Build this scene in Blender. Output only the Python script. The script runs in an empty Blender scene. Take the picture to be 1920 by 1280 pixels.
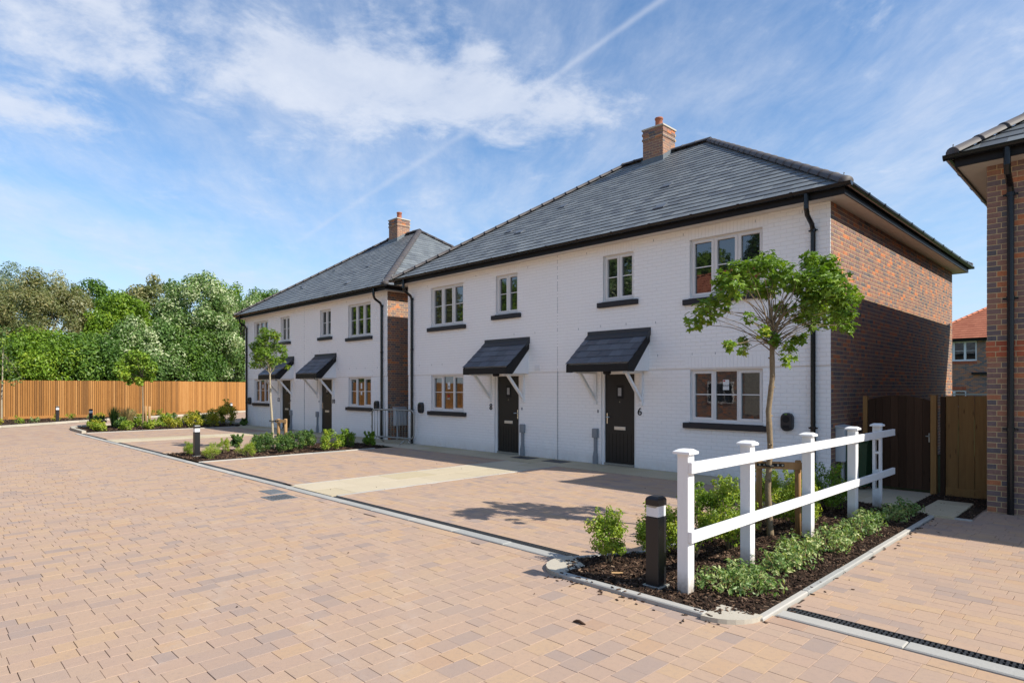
import bpy, math, random
import numpy as np
from mathutils import Vector, Matrix

random.seed(7)
RNG = np.random.default_rng(7)
SC = bpy.context.scene
COL = SC.collection

# ------------------------------------------------------------------ camera
CAM_H = 1.75
FPX, PCX, HZY = 1172.4, 960.0, 726.0           # focal length and horizon in photo pixels
YAW = math.atan2(1190, 1172.4)                  # camera turned left of the +Y axis
FWD = np.array([-math.sin(YAW), math.cos(YAW)])
RGT = np.array([math.cos(YAW), math.sin(YAW)])
cam_d = bpy.data.cameras.new('camera')
cam = bpy.data.objects.new('camera', cam_d)
COL.objects.link(cam)
cam.location = (0, 0, CAM_H)
cam.rotation_euler = (math.pi / 2, 0, YAW)
cam_d.sensor_width = 36.0
cam_d.lens = FPX / 1920 * 36
cam_d.shift_y = (HZY - 640) / 1920
cam_d.clip_end = 2000
SC.camera = cam

# ------------------------------------------------------------------ light
SUN = Vector((1.12, 0.355, 1.0)).normalized()
sun_d = bpy.data.lights.new('sun', 'SUN')
sun_d.energy = 3.05
sun_d.angle = math.radians(0.53)
sun_d.color = (1.0, 0.94, 0.84)
sun = bpy.data.objects.new('sun', sun_d)
COL.objects.link(sun)
sun.rotation_euler = SUN.to_track_quat('Z', 'Y').to_euler()
sun.location = (20, 10, 30)
SC.view_settings.view_transform = 'Standard'
SC.view_settings.look = 'None'
SC.view_settings.exposure = 1.17
SC.view_settings.gamma = 1.0
SC.view_settings.use_curve_mapping = False
SKY_STRENGTH = 0.15


class NT:
    """small helper for building node trees"""
    def __init__(self, tree):
        self.t = tree
        tree.nodes.clear()

    def n(self, typ, ins=None, **props):
        nd = self.t.nodes.new(typ)
        for k, v in props.items():
            setattr(nd, k, v)
        for k, v in (ins or {}).items():
            s = nd.inputs[k]
            if isinstance(v, bpy.types.NodeSocket):
                self.t.links.new(v, s)
            elif isinstance(v, bpy.types.Node):
                self.t.links.new(v.outputs[0], s)
            else:
                if isinstance(v, tuple) and len(v) == 3 and s.type == 'RGBA':
                    v = v + (1.0,)
                s.default_value = v
        return nd

    def m(self, op, a, b=0.0, c=0.0, clamp=False):
        nd = self.t.nodes.new('ShaderNodeMath')
        nd.operation = op
        nd.use_clamp = clamp
        for i, v in enumerate((a, b, c)):
            if isinstance(v, bpy.types.NodeSocket):
                self.t.links.new(v, nd.inputs[i])
            else:
                nd.inputs[i].default_value = v
        return nd.outputs[0]

    def mix(self, f, a, b, blend='MIX'):
        nd = self.t.nodes.new('ShaderNodeMix')
        nd.data_type = 'RGBA'
        nd.blend_type = blend
        nd.clamp_factor = True
        for s, v in ((nd.inputs[0], f), (nd.inputs[6], a), (nd.inputs[7], b)):
            if isinstance(v, bpy.types.NodeSocket):
                self.t.links.new(v, s)
            else:
                if isinstance(v, tuple) and len(v) == 3:
                    v = v + (1.0,)
                s.default_value = v
        return nd.outputs[2]

    def ramp(self, f, stops, interp='LINEAR'):
        nd = self.t.nodes.new('ShaderNodeValToRGB')
        cr = nd.color_ramp
        cr.interpolation = interp
        while len(cr.elements) < len(stops):
            cr.elements.new(0.5)
        for e, (p, c) in zip(cr.elements, stops):
            e.position = p
            e.color = tuple(c) + (1.0,) if len(c) == 3 else c
        self.t.links.new(f, nd.inputs[0])
        return nd.outputs[0]

    def noise(self, vec, scale, detail=4.0, rough=0.55, dim='3D', dist=0.0):
        nd = self.n('ShaderNodeTexNoise', {'Scale': scale, 'Detail': detail, 'Roughness': rough, 'Distortion': dist}, noise_dimensions=dim)
        self.t.links.new(vec, nd.inputs['Vector'])
        return nd.outputs[0]

    def vscale(self, vec, s):
        nd = self.n('ShaderNodeVectorMath', operation='MULTIPLY')
        self.t.links.new(vec, nd.inputs[0])
        nd.inputs[1].default_value = s
        return nd.outputs[0]


def make_world():
    w = bpy.data.worlds.new('World')
    SC.world = w
    w.use_nodes = True
    t = NT(w.node_tree)
    sky = t.n('ShaderNodeTexSky', sky_type='NISHITA')
    sky.sun_disc = False
    sky.sun_elevation = math.asin(SUN.z)
    sky.sun_rotation = math.atan2(SUN.x, SUN.y)
    sky.air_density = 1.0
    sky.dust_density = 0.25
    sky.ozone_density = 2.4
    tc = t.n('ShaderNodeTexCoord')
    sep = t.n('ShaderNodeSeparateXYZ', {0: tc.outputs['Generated']})
    X, Y, Z = sep.outputs
    zz = t.m('ADD', t.m('MAXIMUM', Z, 0.0), 0.12)
    px = t.m('DIVIDE', X, zz)                     # cloud layer coordinates
    py = t.m('DIVIDE', Y, zz)
    P = t.n('ShaderNodeCombineXYZ', {0: px, 1: py, 2: 0.0}).outputs[0]

    def line(ax, ay, bx, by, wd, soft_t=0.25):
        """1 on the segment a-b of the cloud layer, falling off sideways and past its ends"""
        dx, dy = bx - ax, by - ay
        L = math.hypot(dx, dy)
        dx, dy = dx / L, dy / L
        rx, ry = t.m('SUBTRACT', px, ax), t.m('SUBTRACT', py, ay)
        al = t.m('ADD', t.m('MULTIPLY', rx, dx), t.m('MULTIPLY', ry, dy))
        pe = t.m('ADD', t.m('MULTIPLY', rx, -dy), t.m('MULTIPLY', ry, dx))
        q = t.m('DIVIDE', pe, wd)
        g = t.m('EXPONENT', t.m('MULTIPLY', t.m('MULTIPLY', q, q), -1.0))
        over = t.m('MAXIMUM', t.m('SUBTRACT', al, L), t.m('MULTIPLY', al, -1.0))
        over = t.m('MAXIMUM', over, 0.0)
        e = t.m('DIVIDE', over, soft_t)
        return t.m('MULTIPLY', g, t.m('EXPONENT', t.m('MULTIPLY', t.m('MULTIPLY', e, e), -1.0)))

    def add(*a):
        r = a[0]
        for b in a[1:]:
            r = t.m('ADD', r, b)
        return r

    def sm(x, lo, hi):
        nd = t.n('ShaderNodeMapRange', {'Value': x, 'From Min': lo, 'From Max': hi}, interpolation_type='SMOOTHSTEP')
        return nd.outputs[0]

    warp = t.n('ShaderNodeTexNoise', {'Vector': P, 'Scale': 1.6, 'Detail': 3.0}, noise_dimensions='2D')
    P2 = t.n('ShaderNodeVectorMath', {0: P, 1: t.vscale(warp.outputs['Color'], (0.16, 0.16, 0.0))}, operation='ADD').outputs[0]
    big = t.noise(P2, 2.3, 6.0, 0.6, '2D')
    fine = t.noise(P2, 7.0, 6.0, 0.62, '2D')
    # cumulus-like bank
    bank = add(line(-2.05, -1.2, -1.48, 0.72, 0.36, 0.5), line(-1.45, 0.72, -1.14, 1.36, 0.16, 0.12),
               t.m('MULTIPLY', line(-2.10, -0.4, -2.08, 0.34, 0.13, 0.12), 0.9),
               t.m('MULTIPLY', line(-1.135, 0.97, -1.115, 1.0, 0.045, 0.03), 0.9),
               t.m('MULTIPLY', line(-1.38, 1.29, -1.35, 1.37, 0.05, 0.05), 0.7))
    scat = t.m('MULTIPLY', t.noise(P, 0.55, 2.0, 0.5, '2D'), 0.5)
    vfine = t.noise(P2, 19.0, 5.0, 0.65, '2D')
    dens = add(t.m('MULTIPLY', big, 0.60), t.m('MULTIPLY', fine, 0.55), t.m('MULTIPLY', vfine, 0.22), t.m('MULTIPLY', bank, 0.30), t.m('MULTIPLY', scat, 0.3))
    cum = sm(dens, 0.84, 1.24)
    # cirrus: long streaks
    rot = t.n('ShaderNodeVectorRotate', {'Vector': P2, 'Angle': math.radians(35)}, rotation_type='Z_AXIS').outputs[0]
    st = t.noise(t.vscale(rot, (1.0, 2.6, 1.0)), 1.5, 8.0, 0.66, '2D')
    veil = add(line(-2.45, -0.6, -3.3, 1.25, 0.26, 0.6), line(-0.75, 2.45, -0.1, 1.75, 0.20, 0.7),
               t.m('MULTIPLY', line(-1.75, 0.85, -2.1, 1.5, 0.38, 0.4), 0.55),
               t.m('MULTIPLY', line(-3.9, 0.5, -5.2, 2.6, 0.9, 0.8), 0.3))
    cir = sm(add(t.m('MULTIPLY', st, 0.9), t.m('MULTIPLY', veil, 0.22), t.m('MULTIPLY', fine, 0.12)), 0.16, 1.18)
    # contrails
    brk = sm(t.noise(P, 6.0, 4.0, 0.6, '2D'), 0.25, 0.62)
    tr = add(t.m('MULTIPLY', line(-1.13, 1.20, -0.70, 1.14, 0.010, 0.05), 0.32), t.m('MULTIPLY', line(-2.58, 1.26, -1.45, 1.21, 0.015, 0.05), 0.22))
    tr = t.m('MULTIPLY', tr, t.m('ADD', 0.55, t.m('MULTIPLY', brk, 0.5)))
    cov = t.m('SUBTRACT', 1.0, t.m('MULTIPLY', t.m('MULTIPLY', t.m('SUBTRACT', 1.0, t.m('MULTIPLY', cum, 0.70)), t.m('SUBTRACT', 1.0, t.m('MULTIPLY', cir, 0.74))), t.m('SUBTRACT', 1.0, tr)))
    shade = t.mix(fine, (2.05, 2.24, 2.65), (2.65, 2.76, 3.0))
    skyc = t.n('ShaderNodeHueSaturation', {'Saturation': 1.18, 'Value': 0.56, 'Color': sky.outputs[0]}).outputs[0]
    c = t.mix(cov, skyc, shade)
    low = t.m('SUBTRACT', 1.0, t.m('DIVIDE', t.m('MAXIMUM', Z, 0.0), 0.34), clamp=True)
    c = t.mix(t.m('MULTIPLY', t.m('POWER', low, 1.3), 0.80), c, (1.62, 2.10, 2.80))      # low haze
    bg = t.n('ShaderNodeBackground', {'Color': c, 'Strength': SKY_STRENGTH})
    out = t.n('ShaderNodeOutputWorld', {0: bg.outputs[0]})


make_world()

# ------------------------------------------------------------------ materials
MATS = {}


def material(name, col, rough=0.7, spec=0.4, bump=None, metal=0.0, extra=None):
    """col: constant tuple or function(t, pos, tone) -> colour socket; bump: (scale, strength, distance)"""
    mt = bpy.data.materials.new(name)
    mt.use_nodes = True
    t = NT(mt.node_tree)
    geo = t.n('ShaderNodeNewGeometry')
    pos = geo.outputs['Position']
    a = t.n('ShaderNodeAttribute', attribute_name='tone', attribute_type='GEOMETRY').outputs['Fac']
    b = t.n('ShaderNodeAttribute', attribute_name='tone', attribute_type='OBJECT').outputs['Fac']
    tone = t.m('ADD', a, b)
    cs = col(t, pos, tone) if callable(col) else col
    ins = {'Base Color': cs, 'Roughness': rough, 'Specular IOR Level': spec, 'Metallic': metal}
    if bump:
        bs = bump if isinstance(bump, list) else [bump]
        prev = None
        for (sc, st, di) in bs:
            h = t.noise(pos if not isinstance(sc, tuple) else t.vscale(pos, sc), 1.0 if isinstance(sc, tuple) else sc, 5.0, 0.6)
            bi = {'Height': h, 'Strength': st, 'Distance': di}
            if prev is not None:
                bi['Normal'] = prev
            prev = t.n('ShaderNodeBump', bi).outputs[0]
        ins['Normal'] = prev
    bs = t.n('ShaderNodeBsdfPrincipled', ins)
    sh = bs.outputs[0]
    if extra:
        sh = extra(t, cs, sh)
    t.n('ShaderNodeOutputMaterial', {0: sh})
    MATS[name] = mt
    return mt


def toned(stops, n_scale=18.0, n_amt=0.25, fine=140.0, fine_amt=0.18, interp='LINEAR'):
    def f(t, pos, tone):
        c = t.ramp(tone, stops, interp)
        n1 = t.noise(pos, n_scale, 5.0, 0.6)
        n2 = t.noise(pos, fine, 3.0, 0.6)
        k = t.m('ADD', t.m('MULTIPLY', t.m('SUBTRACT', n1, 0.5), n_amt * 2), t.m('MULTIPLY', t.m('SUBTRACT', n2, 0.5), fine_amt * 2))
        k = t.m('ADD', k, 1.0)
        return t.mix(1.0, c, t.n('ShaderNodeCombineXYZ', {0: k, 1: k, 2: k}).outputs[0], 'MULTIPLY')
    return f


def flat(c, n_scale=6.0, n_amt=0.12, fine=120.0, fine_amt=0.08):
    return toned([(0.0, c), (1.0, c)], n_scale, n_amt, fine, fine_amt)


PAVE = [(0.0, (0.278, 0.213, 0.180)), (0.13, (0.319, 0.243, 0.203)), (0.24, (0.362, 0.262, 0.203)), (0.34, (0.396, 0.277, 0.205)), (0.52, (0.422, 0.293, 0.205)),
        (0.66, (0.387, 0.277, 0.205)), (0.78, (0.438, 0.301, 0.192)), (0.90, (0.426, 0.282, 0.179)), (1.0, (0.341, 0.224, 0.169))]


def pave_col(t, pos, tone):
    c = t.ramp(tone, PAVE)
    b2 = t.noise(pos, 26.0, 4.0, 0.65)
    c = t.mix(t.m('MULTIPLY', t.m('SUBTRACT', b2, 0.50), 2.0, clamp=True), c, (0.29, 0.216, 0.180))
    blotch = t.noise(pos, 9.0, 4.0, 0.6)
    c = t.mix(t.m('MULTIPLY', t.m('SUBTRACT', blotch, 0.48), 1.3, clamp=True), c, (0.385, 0.268, 0.190))
    grain = t.noise(pos, 170.0, 2.0, 0.7)
    c = t.mix(t.m('MULTIPLY', t.m('SUBTRACT', grain, 0.60), 2.2, clamp=True), c, (0.56, 0.46, 0.36))
    c = t.mix(t.m('MULTIPLY', t.m('SUBTRACT', 0.40, grain), 2.0, clamp=True), c, (0.22, 0.155, 0.12))
    # broad dusty wear
    wear = t.noise(pos, 0.55, 4.0, 0.6)
    c = t.mix(t.m('MULTIPLY', t.m('SUBTRACT', wear, 0.50), 1.1, clamp=True), c, (0.42, 0.315, 0.235))
    # dusty tyre tracks
    sp = t.n('ShaderNodeSeparateXYZ', {0: pos}).outputs
    brk = t.noise(pos, 7.0, 5.0, 0.7)
    for cx, cy, R, w in ((-9.5, -5.0, 8.0, 0.10), (-9.5, -5.0, 9.55, 0.09), (-1.5, 12.0, 10.2, 0.09), (-14.0, 10.0, 9.0, 0.11), (-14.0, 10.0, 7.45, 0.10)):
        dx, dy = t.m('SUBTRACT', sp[0], cx), t.m('SUBTRACT', sp[1], cy)
        r = t.m('SQRT', t.m('ADD', t.m('MULTIPLY', dx, dx), t.m('MULTIPLY', dy, dy)))
        q = t.m('DIVIDE', t.m('SUBTRACT', r, R), w)
        g = t.m('EXPONENT', t.m('MULTIPLY', t.m('MULTIPLY', q, q), -1.0))
        c = t.mix(t.m('MULTIPLY', g, t.m('MULTIPLY', t.m('SUBTRACT', brk, 0.44), 1.15, clamp=True)), c, (0.48, 0.40, 0.34))
    dirt = t.noise(pos, 1.7, 6.0, 0.7)
    return t.mix(t.m('MULTIPLY', t.m('SUBTRACT', dirt, 0.56), 1.6, clamp=True), c, (0.27, 0.20, 0.16))


def pave_far(t, pos, tone):
    sw = t.n('ShaderNodeSeparateXYZ', {0: pos})
    v = t.n('ShaderNodeCombineXYZ', {0: sw.outputs[1], 1: sw.outputs[0], 2: 0.0}).outputs[0]
    br = t.n('ShaderNodeTexBrick', {'Vector': v, 'Color1': (0, 0, 0), 'Color2': (1, 1, 1), 'Mortar': (0.02, 0.02, 0.02), 'Scale': 1.0,
                                    'Mortar Size': 0.002, 'Brick Width': 0.21, 'Row Height': 0.162, 'Bias': 0.1})
    return pave_col(t, pos, br.outputs[0])


material('paver', pave_col, 0.88, 0.25, [(90.0, 0.25, 0.004), (14.0, 0.12, 0.01)])
material('paver_far', pave_far, 0.88, 0.25, (60.0, 0.2, 0.004))
material('joint_sand', flat((0.075, 0.055, 0.042)), 0.95, 0.1)


def paint_col(t, pos, tone):
    n = t.noise(pos, 1.3, 5.0, 0.6)
    c = t.mix(t.m('MULTIPLY', t.m('SUBTRACT', n, 0.4), 1.2, clamp=True), (0.925, 0.912, 0.89), (0.90, 0.885, 0.86))
    d = t.noise(t.vscale(pos, (9.0, 9.0, 1.6)), 1.0, 5.0, 0.7)
    c = t.mix(t.m('MULTIPLY', t.m('SUBTRACT', d, 0.62), 1.6, clamp=True), c, (0.76, 0.74, 0.72))
    z = t.n('ShaderNodeSeparateXYZ', {0: pos}).outputs[2]
    sp = t.m('MULTIPLY', t.m('SUBTRACT', 1.0, t.m('DIVIDE', z, 0.32), clamp=True), t.noise(pos, 6.0, 6.0, 0.7))
    c = t.mix(t.m('MULTIPLY', sp, 0.9, clamp=True), c, (0.56, 0.51, 0.44))
    e = t.noise(pos, 3.5, 6.0, 0.7)
    return t.mix(t.m('MULTIPLY', t.m('SUBTRACT', e, 0.55), 0.9, clamp=True), c, (0.85, 0.83, 0.80))
#


material('white_paint_brick', paint_col, 0.62, 0.35, [(45.0, 0.35, 0.004), (9.0, 0.25, 0.012)])
material('white_paint_joint_shade', (0.81, 0.795, 0.775), 0.7, 0.3, (60.0, 0.4, 0.004))  # same white paint darkened, so joint relief shade is in the colour
BRICK = [(0.0, (0.120, 0.113, 0.119)), (0.2, (0.176, 0.137, 0.135)), (0.4, (0.248, 0.155, 0.130)), (0.6, (0.296, 0.164, 0.119)),
         (0.78, (0.376, 0.182, 0.115)), (0.92, (0.480, 0.182, 0.087)), (1.0, (0.528, 0.192, 0.087))]
material('brick_red', toned(BRICK, 16.0, 0.35, 110.0, 0.3), 0.9, 0.2, [(70.0, 0.45, 0.006)])
material('brick_band', toned([(0.0, (0.365, 0.101, 0.054)), (1.0, (0.459, 0.135, 0.068))], 16.0, 0.25, 110.0, 0.25), 0.9, 0.2, [(70.0, 0.45, 0.006)])
material('mortar', flat((0.600, 0.471, 0.277), 20.0, 0.2, 150.0, 0.15), 0.95, 0.1, (120.0, 0.5, 0.004))


def brick_tex(t, pos, tone):
    sw = t.n('ShaderNodeSeparateXYZ', {0: pos})
    v = t.n('ShaderNodeCombineXYZ', {0: t.m('ADD', sw.outputs[0], sw.outputs[1]), 1: sw.outputs[2], 2: 0.0}).outputs[0]
    br = t.n('ShaderNodeTexBrick', {'Vector': v, 'Color1': (0, 0, 0), 'Color2': (1, 1, 1), 'Mortar': (0, 0, 0), 'Scale': 1.0,
                                    'Mortar Size': 0.005, 'Brick Width': 0.225, 'Row Height': 0.075})
    c = t.ramp(br.outputs[0], BRICK)
    return t.mix(br.outputs[1], c, (0.36, 0.30, 0.20))


material('brick_far', brick_tex, 0.9, 0.2)
material('slate', toned([(0.0, (0.097, 0.107, 0.118)), (0.5, (0.138, 0.153, 0.161)), (1.0, (0.191, 0.206, 0.210))], 5.0, 0.22, 60.0, 0.12), 0.5, 0.45, [((14.0, 60.0, 60.0), 0.25, 0.004)])
material('slate_dark', toned([(0.0, (0.060, 0.070, 0.088)), (1.0, (0.114, 0.131, 0.157))], 8.0, 0.25, 60.0, 0.12), 0.45, 0.45, [(50.0, 0.2, 0.003)])
material('underlay', (0.02, 0.021, 0.023), 0.9, 0.1)
material('hip_clay', toned([(0.0, (0.054, 0.049, 0.049)), (1.0, (0.083, 0.073, 0.071))], 10.0, 0.2, 80.0, 0.12), 0.6, 0.35, [(60.0, 0.2, 0.003)])
material('black_plastic', (0.008, 0.008, 0.009), 0.25, 0.4)
material('black_board', flat((0.012, 0.012, 0.013), 12.0, 0.3), 0.55, 0.25)
material('black_sill', flat((0.020, 0.020, 0.024), 12.0, 0.3), 0.55, 0.4, (80.0, 0.3, 0.002))
material('soffit', flat((0.62, 0.58, 0.53)), 0.6, 0.3)
material('upvc', flat((0.74, 0.725, 0.70), 3.0, 0.05, 90.0, 0.02), 0.32, 0.45)
material('white_gloss', flat((0.80, 0.80, 0.79), 4.0, 0.06, 60.0, 0.04), 0.38, 0.45, [((6.0, 6.0, 1.2), 0.06, 0.01)])
def white_wood_col(t, pos, tone):
    g = t.noise(t.vscale(pos, (55.0, 9.0, 9.0)), 1.0, 5.0, 0.65)
    c = t.mix(t.m('MULTIPLY', t.m('SUBTRACT', g, 0.45), 1.5, clamp=True), (0.80, 0.795, 0.785), (0.72, 0.71, 0.69))
    z = t.n('ShaderNodeSeparateXYZ', {0: pos}).outputs[2]
    sp = t.m('MULTIPLY', t.m('SUBTRACT', 1.0, t.m('DIVIDE', z, 0.22), clamp=True), t.noise(pos, 22.0, 6.0, 0.75))
    c = t.mix(t.m('MULTIPLY', sp, 2.0, clamp=True), c, (0.30, 0.24, 0.18))
    sc = t.noise(pos, 14.0, 6.0, 0.8)
    return t.mix(t.m('MULTIPLY', t.m('SUBTRACT', sc, 0.66), 2.5, clamp=True), c, (0.58, 0.55, 0.50))


material('white_wood', white_wood_col, 0.5, 0.4, [((90.0, 12.0, 12.0), 0.22, 0.003)])
material('glass', (0.012, 0.014, 0.015), 0.015, 1.0, [(1.1, 0.05, 0.02)])
MATS['glass'].node_tree.nodes['Principled BSDF'].inputs['IOR'].default_value = 1.72
material('obscure_glass', flat((0.30, 0.31, 0.32), 70.0, 0.5), 0.25, 0.6)
material('door_black', flat((0.012, 0.012, 0.012), 30.0, 0.3), 0.42, 0.4, [((60.0, 60.0, 3.0), 0.5, 0.004)])
material('chrome', (0.72, 0.69, 0.62), 0.22, 0.5, None, 1.0)
material('letterbox_metal', flat((0.66, 0.62, 0.54)), 0.35, 0.5, None, 0.4)
material('galvanised', flat((0.339, 0.339, 0.307), 20.0, 0.25), 0.45, 0.5, None, 0.6)
material('grey_plastic', flat((0.23, 0.25, 0.27)), 0.5, 0.4)
material('white_plastic', flat((0.58, 0.60, 0.60), 5.0, 0.06), 0.45, 0.4)
material('green_plastic', flat((0.018, 0.055, 0.026)), 0.4, 0.4)
material('lead', flat((0.13, 0.15, 0.165), 8.0, 0.2), 0.5, 0.4)
material('lead_dark', flat((0.040, 0.043, 0.048), 8.0, 0.2), 0.5, 0.4)
material('terracotta', flat((0.36, 0.13, 0.075), 12.0, 0.2), 0.75, 0.3)
material('roof_red', toned([(0.0, (0.34, 0.11, 0.06)), (1.0, (0.43, 0.155, 0.085))], 6.0, 0.15, 40.0, 0.1), 0.8, 0.25)
material('concrete_cap', flat((0.50, 0.44, 0.36), 14.0, 0.15), 0.85, 0.2)


def conc_col(a, b, sp):
    def f(t, pos, tone):
        n = t.noise(pos, 1.6, 5.0, 0.65)
        c = t.mix(t.m('MULTIPLY', t.m('SUBTRACT', n, 0.35), 2.2, clamp=True), a, b)
        g = t.noise(pos, 120.0, 2.0, 0.7)
        c = t.mix(t.m('MULTIPLY', t.m('SUBTRACT', g, 0.52), 3.0, clamp=True), c, sp)
        c = t.mix(t.m('MULTIPLY', t.m('SUBTRACT', 0.42, g), 3.0, clamp=True), c, (0.22, 0.18, 0.13))
        return t.mix(t.m('MULTIPLY', tone, 0.35), c, (0.62, 0.55, 0.46))
    return f


material('path_aggregate', conc_col((0.418, 0.345, 0.219), (0.482, 0.409, 0.269), (0.594, 0.517, 0.359)), 0.9, 0.2, (110.0, 0.5, 0.004))
material('kerb_concrete', conc_col((0.275, 0.283, 0.272), (0.342, 0.343, 0.324), (0.409, 0.406, 0.384)), 0.88, 0.25, [(100.0, 0.35, 0.003)])
material('kerb_buff', conc_col((0.361, 0.332, 0.264), (0.420, 0.382, 0.308), (0.487, 0.448, 0.368)), 0.88, 0.25, [(100.0, 0.35, 0.003)])
material('iron', flat((0.035, 0.038, 0.042), 20.0, 0.4), 0.55, 0.45, (60.0, 0.4, 0.003), 0.3)
material('iron_worn', flat((0.17, 0.18, 0.185), 24.0, 0.5), 0.55, 0.45, (60.0, 0.5, 0.003), 0.3)
material('recess_shade_paint', (0.006, 0.006, 0.006), 1.0, 0.0)  # near-black paint standing in for shade in drains and door grooves
material('soil', toned([(0.0, (0.040, 0.027, 0.019)), (1.0, (0.040, 0.027, 0.019))], 9.0, 0.5, 70.0, 0.5), 0.95, 0.1, [(40.0, 1.0, 0.02)])
material('bark_chip', toned([(0.0, (0.028, 0.017, 0.012)), (0.5, (0.065, 0.038, 0.025)), (0.85, (0.12, 0.072, 0.046)), (1.0, (0.26, 0.18, 0.12))], 60.0, 0.3), 0.9, 0.15)
material('grass_ground', toned([(0.0, (0.06, 0.085, 0.03)), (1.0, (0.06, 0.085, 0.03))], 0.7, 0.4, 12.0, 0.3), 0.95, 0.1)


def wood_col(stops, gs=26.0):
    def f(t, pos, tone):
        c = t.ramp(tone, stops)
        sh = t.n('ShaderNodeCombineXYZ', {0: t.m('MULTIPLY', tone, 37.0), 1: t.m('MULTIPLY', tone, 91.0), 2: t.m('MULTIPLY', tone, 53.0)}).outputs[0]
        p2 = t.n('ShaderNodeVectorMath', {0: pos, 1: sh}, operation='ADD').outputs[0]
        g = t.noise(t.vscale(p2, (gs, gs, 1.6)), 1.0, 5.0, 0.65)
        c = t.mix(t.m('MULTIPLY', t.m('SUBTRACT', g, 0.40), 1.7, clamp=True), c, t.mix(1.0, c, (0.62, 0.55, 0.5), 'MULTIPLY'))
        k = t.n('ShaderNodeTexVoronoi', {'Vector': t.vscale(p2, (11.0, 11.0, 2.3)), 'Scale': 1.0}).outputs[0]
        return t.mix(t.m('MULTIPLY', t.m('SUBTRACT', 0.13, k), 9.0, clamp=True), c, t.mix(1.0, c, (0.30, 0.24, 0.2), 'MULTIPLY'))
    return f


material('fence_timber', wood_col([(0.0, (0.242, 0.115, 0.038)), (0.3, (0.334, 0.153, 0.044)), (0.7, (0.408, 0.190, 0.055)), (1.0, (0.466, 0.235, 0.079))]), 0.8, 0.2)
material('fence_gap_shade', wood_col([(0.0, (0.09, 0.042, 0.014)), (1.0, (0.09, 0.042, 0.014))]), 0.85, 0.15)  # fence timber darkened to paint the shade between boards
material('gate_timber', wood_col([(0.0, (0.037, 0.020, 0.011)), (1.0, (0.068, 0.037, 0.021))]), 0.8, 0.2)
material('panel_timber', wood_col([(0.0, (0.204, 0.115, 0.043)), (1.0, (0.306, 0.171, 0.062))]), 0.8, 0.2)
material('stake_timber', wood_col([(0.0, (0.36, 0.215, 0.10)), (1.0, (0.44, 0.275, 0.13))]), 0.8, 0.2)
material('young_bark', flat((0.225, 0.167, 0.104), 30.0, 0.5, 160.0, 0.3), 0.85, 0.2, [(90.0, 0.6, 0.006)])
material('pale_bark', flat((0.36, 0.31, 0.22), 30.0, 0.4, 160.0, 0.3), 0.85, 0.2, [(90.0, 0.6, 0.006)])
material('dark_bark', flat((0.07, 0.055, 0.04), 12.0, 0.4), 0.9, 0.2)
material('rubber', (0.012, 0.012, 0.013), 0.6, 0.3)
material('powder_black', flat((0.011, 0.011, 0.013), 90.0, 0.4, 300.0, 0.4), 0.38, 0.5, [(260.0, 0.3, 0.001)])
material('bollard_lens', flat((0.72, 0.73, 0.74), 20.0, 0.05), 0.25, 0.5)
material('charger_black', flat((0.022, 0.023, 0.026), 10.0, 0.2), 0.4, 0.45)
material('paper', (0.72, 0.74, 0.73), 0.7, 0.3)
material('ink_black', (0.015, 0.015, 0.015), 0.7, 0.3)
material('ink_red', (0.45, 0.04, 0.03), 0.7, 0.3)
material('led_green', (0.25, 0.55, 0.05), 0.5, 0.3)
material('flint', flat((0.32, 0.30, 0.25), 22.0, 1.0, 60.0, 0.6), 0.7, 0.3)


def leaf_mat(name, stops, trans=0.30, gloss=0.45):
    def ex(t, cs, sh):
        tr = t.n('ShaderNodeBsdfTranslucent', {'Color': t.mix(1.0, cs, (1.25, 1.35, 0.55), 'MULTIPLY')}).outputs[0]
        return t.n('ShaderNodeMixShader', {0: trans, 1: sh, 2: tr}).outputs[0]
    return material(name, lambda t, pos, tone: t.ramp(tone, stops), gloss, 0.35, None, 0.0, ex)


leaf_mat('leaf_maple', [(0.0, (0.090, 0.165, 0.017)), (0.5, (0.166, 0.279, 0.029)), (0.85, (0.280, 0.385, 0.039)), (1.0, (0.484, 0.463, 0.052))])
leaf_mat('leaf_lime', [(0.0, (0.140, 0.235, 0.023)), (0.5, (0.235, 0.329, 0.032)), (1.0, (0.450, 0.470, 0.057))])
leaf_mat('leaf_variegated', [(0.0, (0.090, 0.177, 0.043)), (0.5, (0.180, 0.274, 0.079)), (0.75, (0.396, 0.451, 0.186)), (1.0, (0.756, 0.724, 0.372))])
leaf_mat('leaf_dark', [(0.0, (0.043, 0.095, 0.025)), (0.6, (0.096, 0.178, 0.041)), (1.0, (0.264, 0.336, 0.064))])
leaf_mat('leaf_willow', [(0.0, (0.115, 0.143, 0.050)), (0.4, (0.196, 0.220, 0.083)), (0.65, (0.287, 0.248, 0.099)), (0.85, (0.391, 0.396, 0.231)), (1.0, (0.529, 0.539, 0.385))])
leaf_mat('leaf_silver', [(0.0, (0.105, 0.154, 0.091)), (0.6, (0.195, 0.252, 0.156)), (1.0, (0.420, 0.462, 0.351))])
leaf_mat('leaf_beam', [(0.0, (0.05, 0.115, 0.022)), (0.40, (0.11, 0.20, 0.045)), (0.58, (0.17, 0.27, 0.08)), (0.70, (0.42, 0.48, 0.26)), (1.0, (0.66, 0.70, 0.46))], 0.25)
leaf_mat('leaf_bright', [(0.0, (0.081, 0.159, 0.016)), (0.6, (0.173, 0.286, 0.023)), (1.0, (0.346, 0.429, 0.039))])
leaf_mat('leaf_green', [(0.0, (0.046, 0.105, 0.020)), (0.6, (0.105, 0.201, 0.030)), (1.0, (0.210, 0.315, 0.045))])
leaf_mat('leaf_conifer', [(0.0, (0.018, 0.049, 0.021)), (0.7, (0.045, 0.095, 0.039)), (1.0, (0.090, 0.154, 0.065))])
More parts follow.
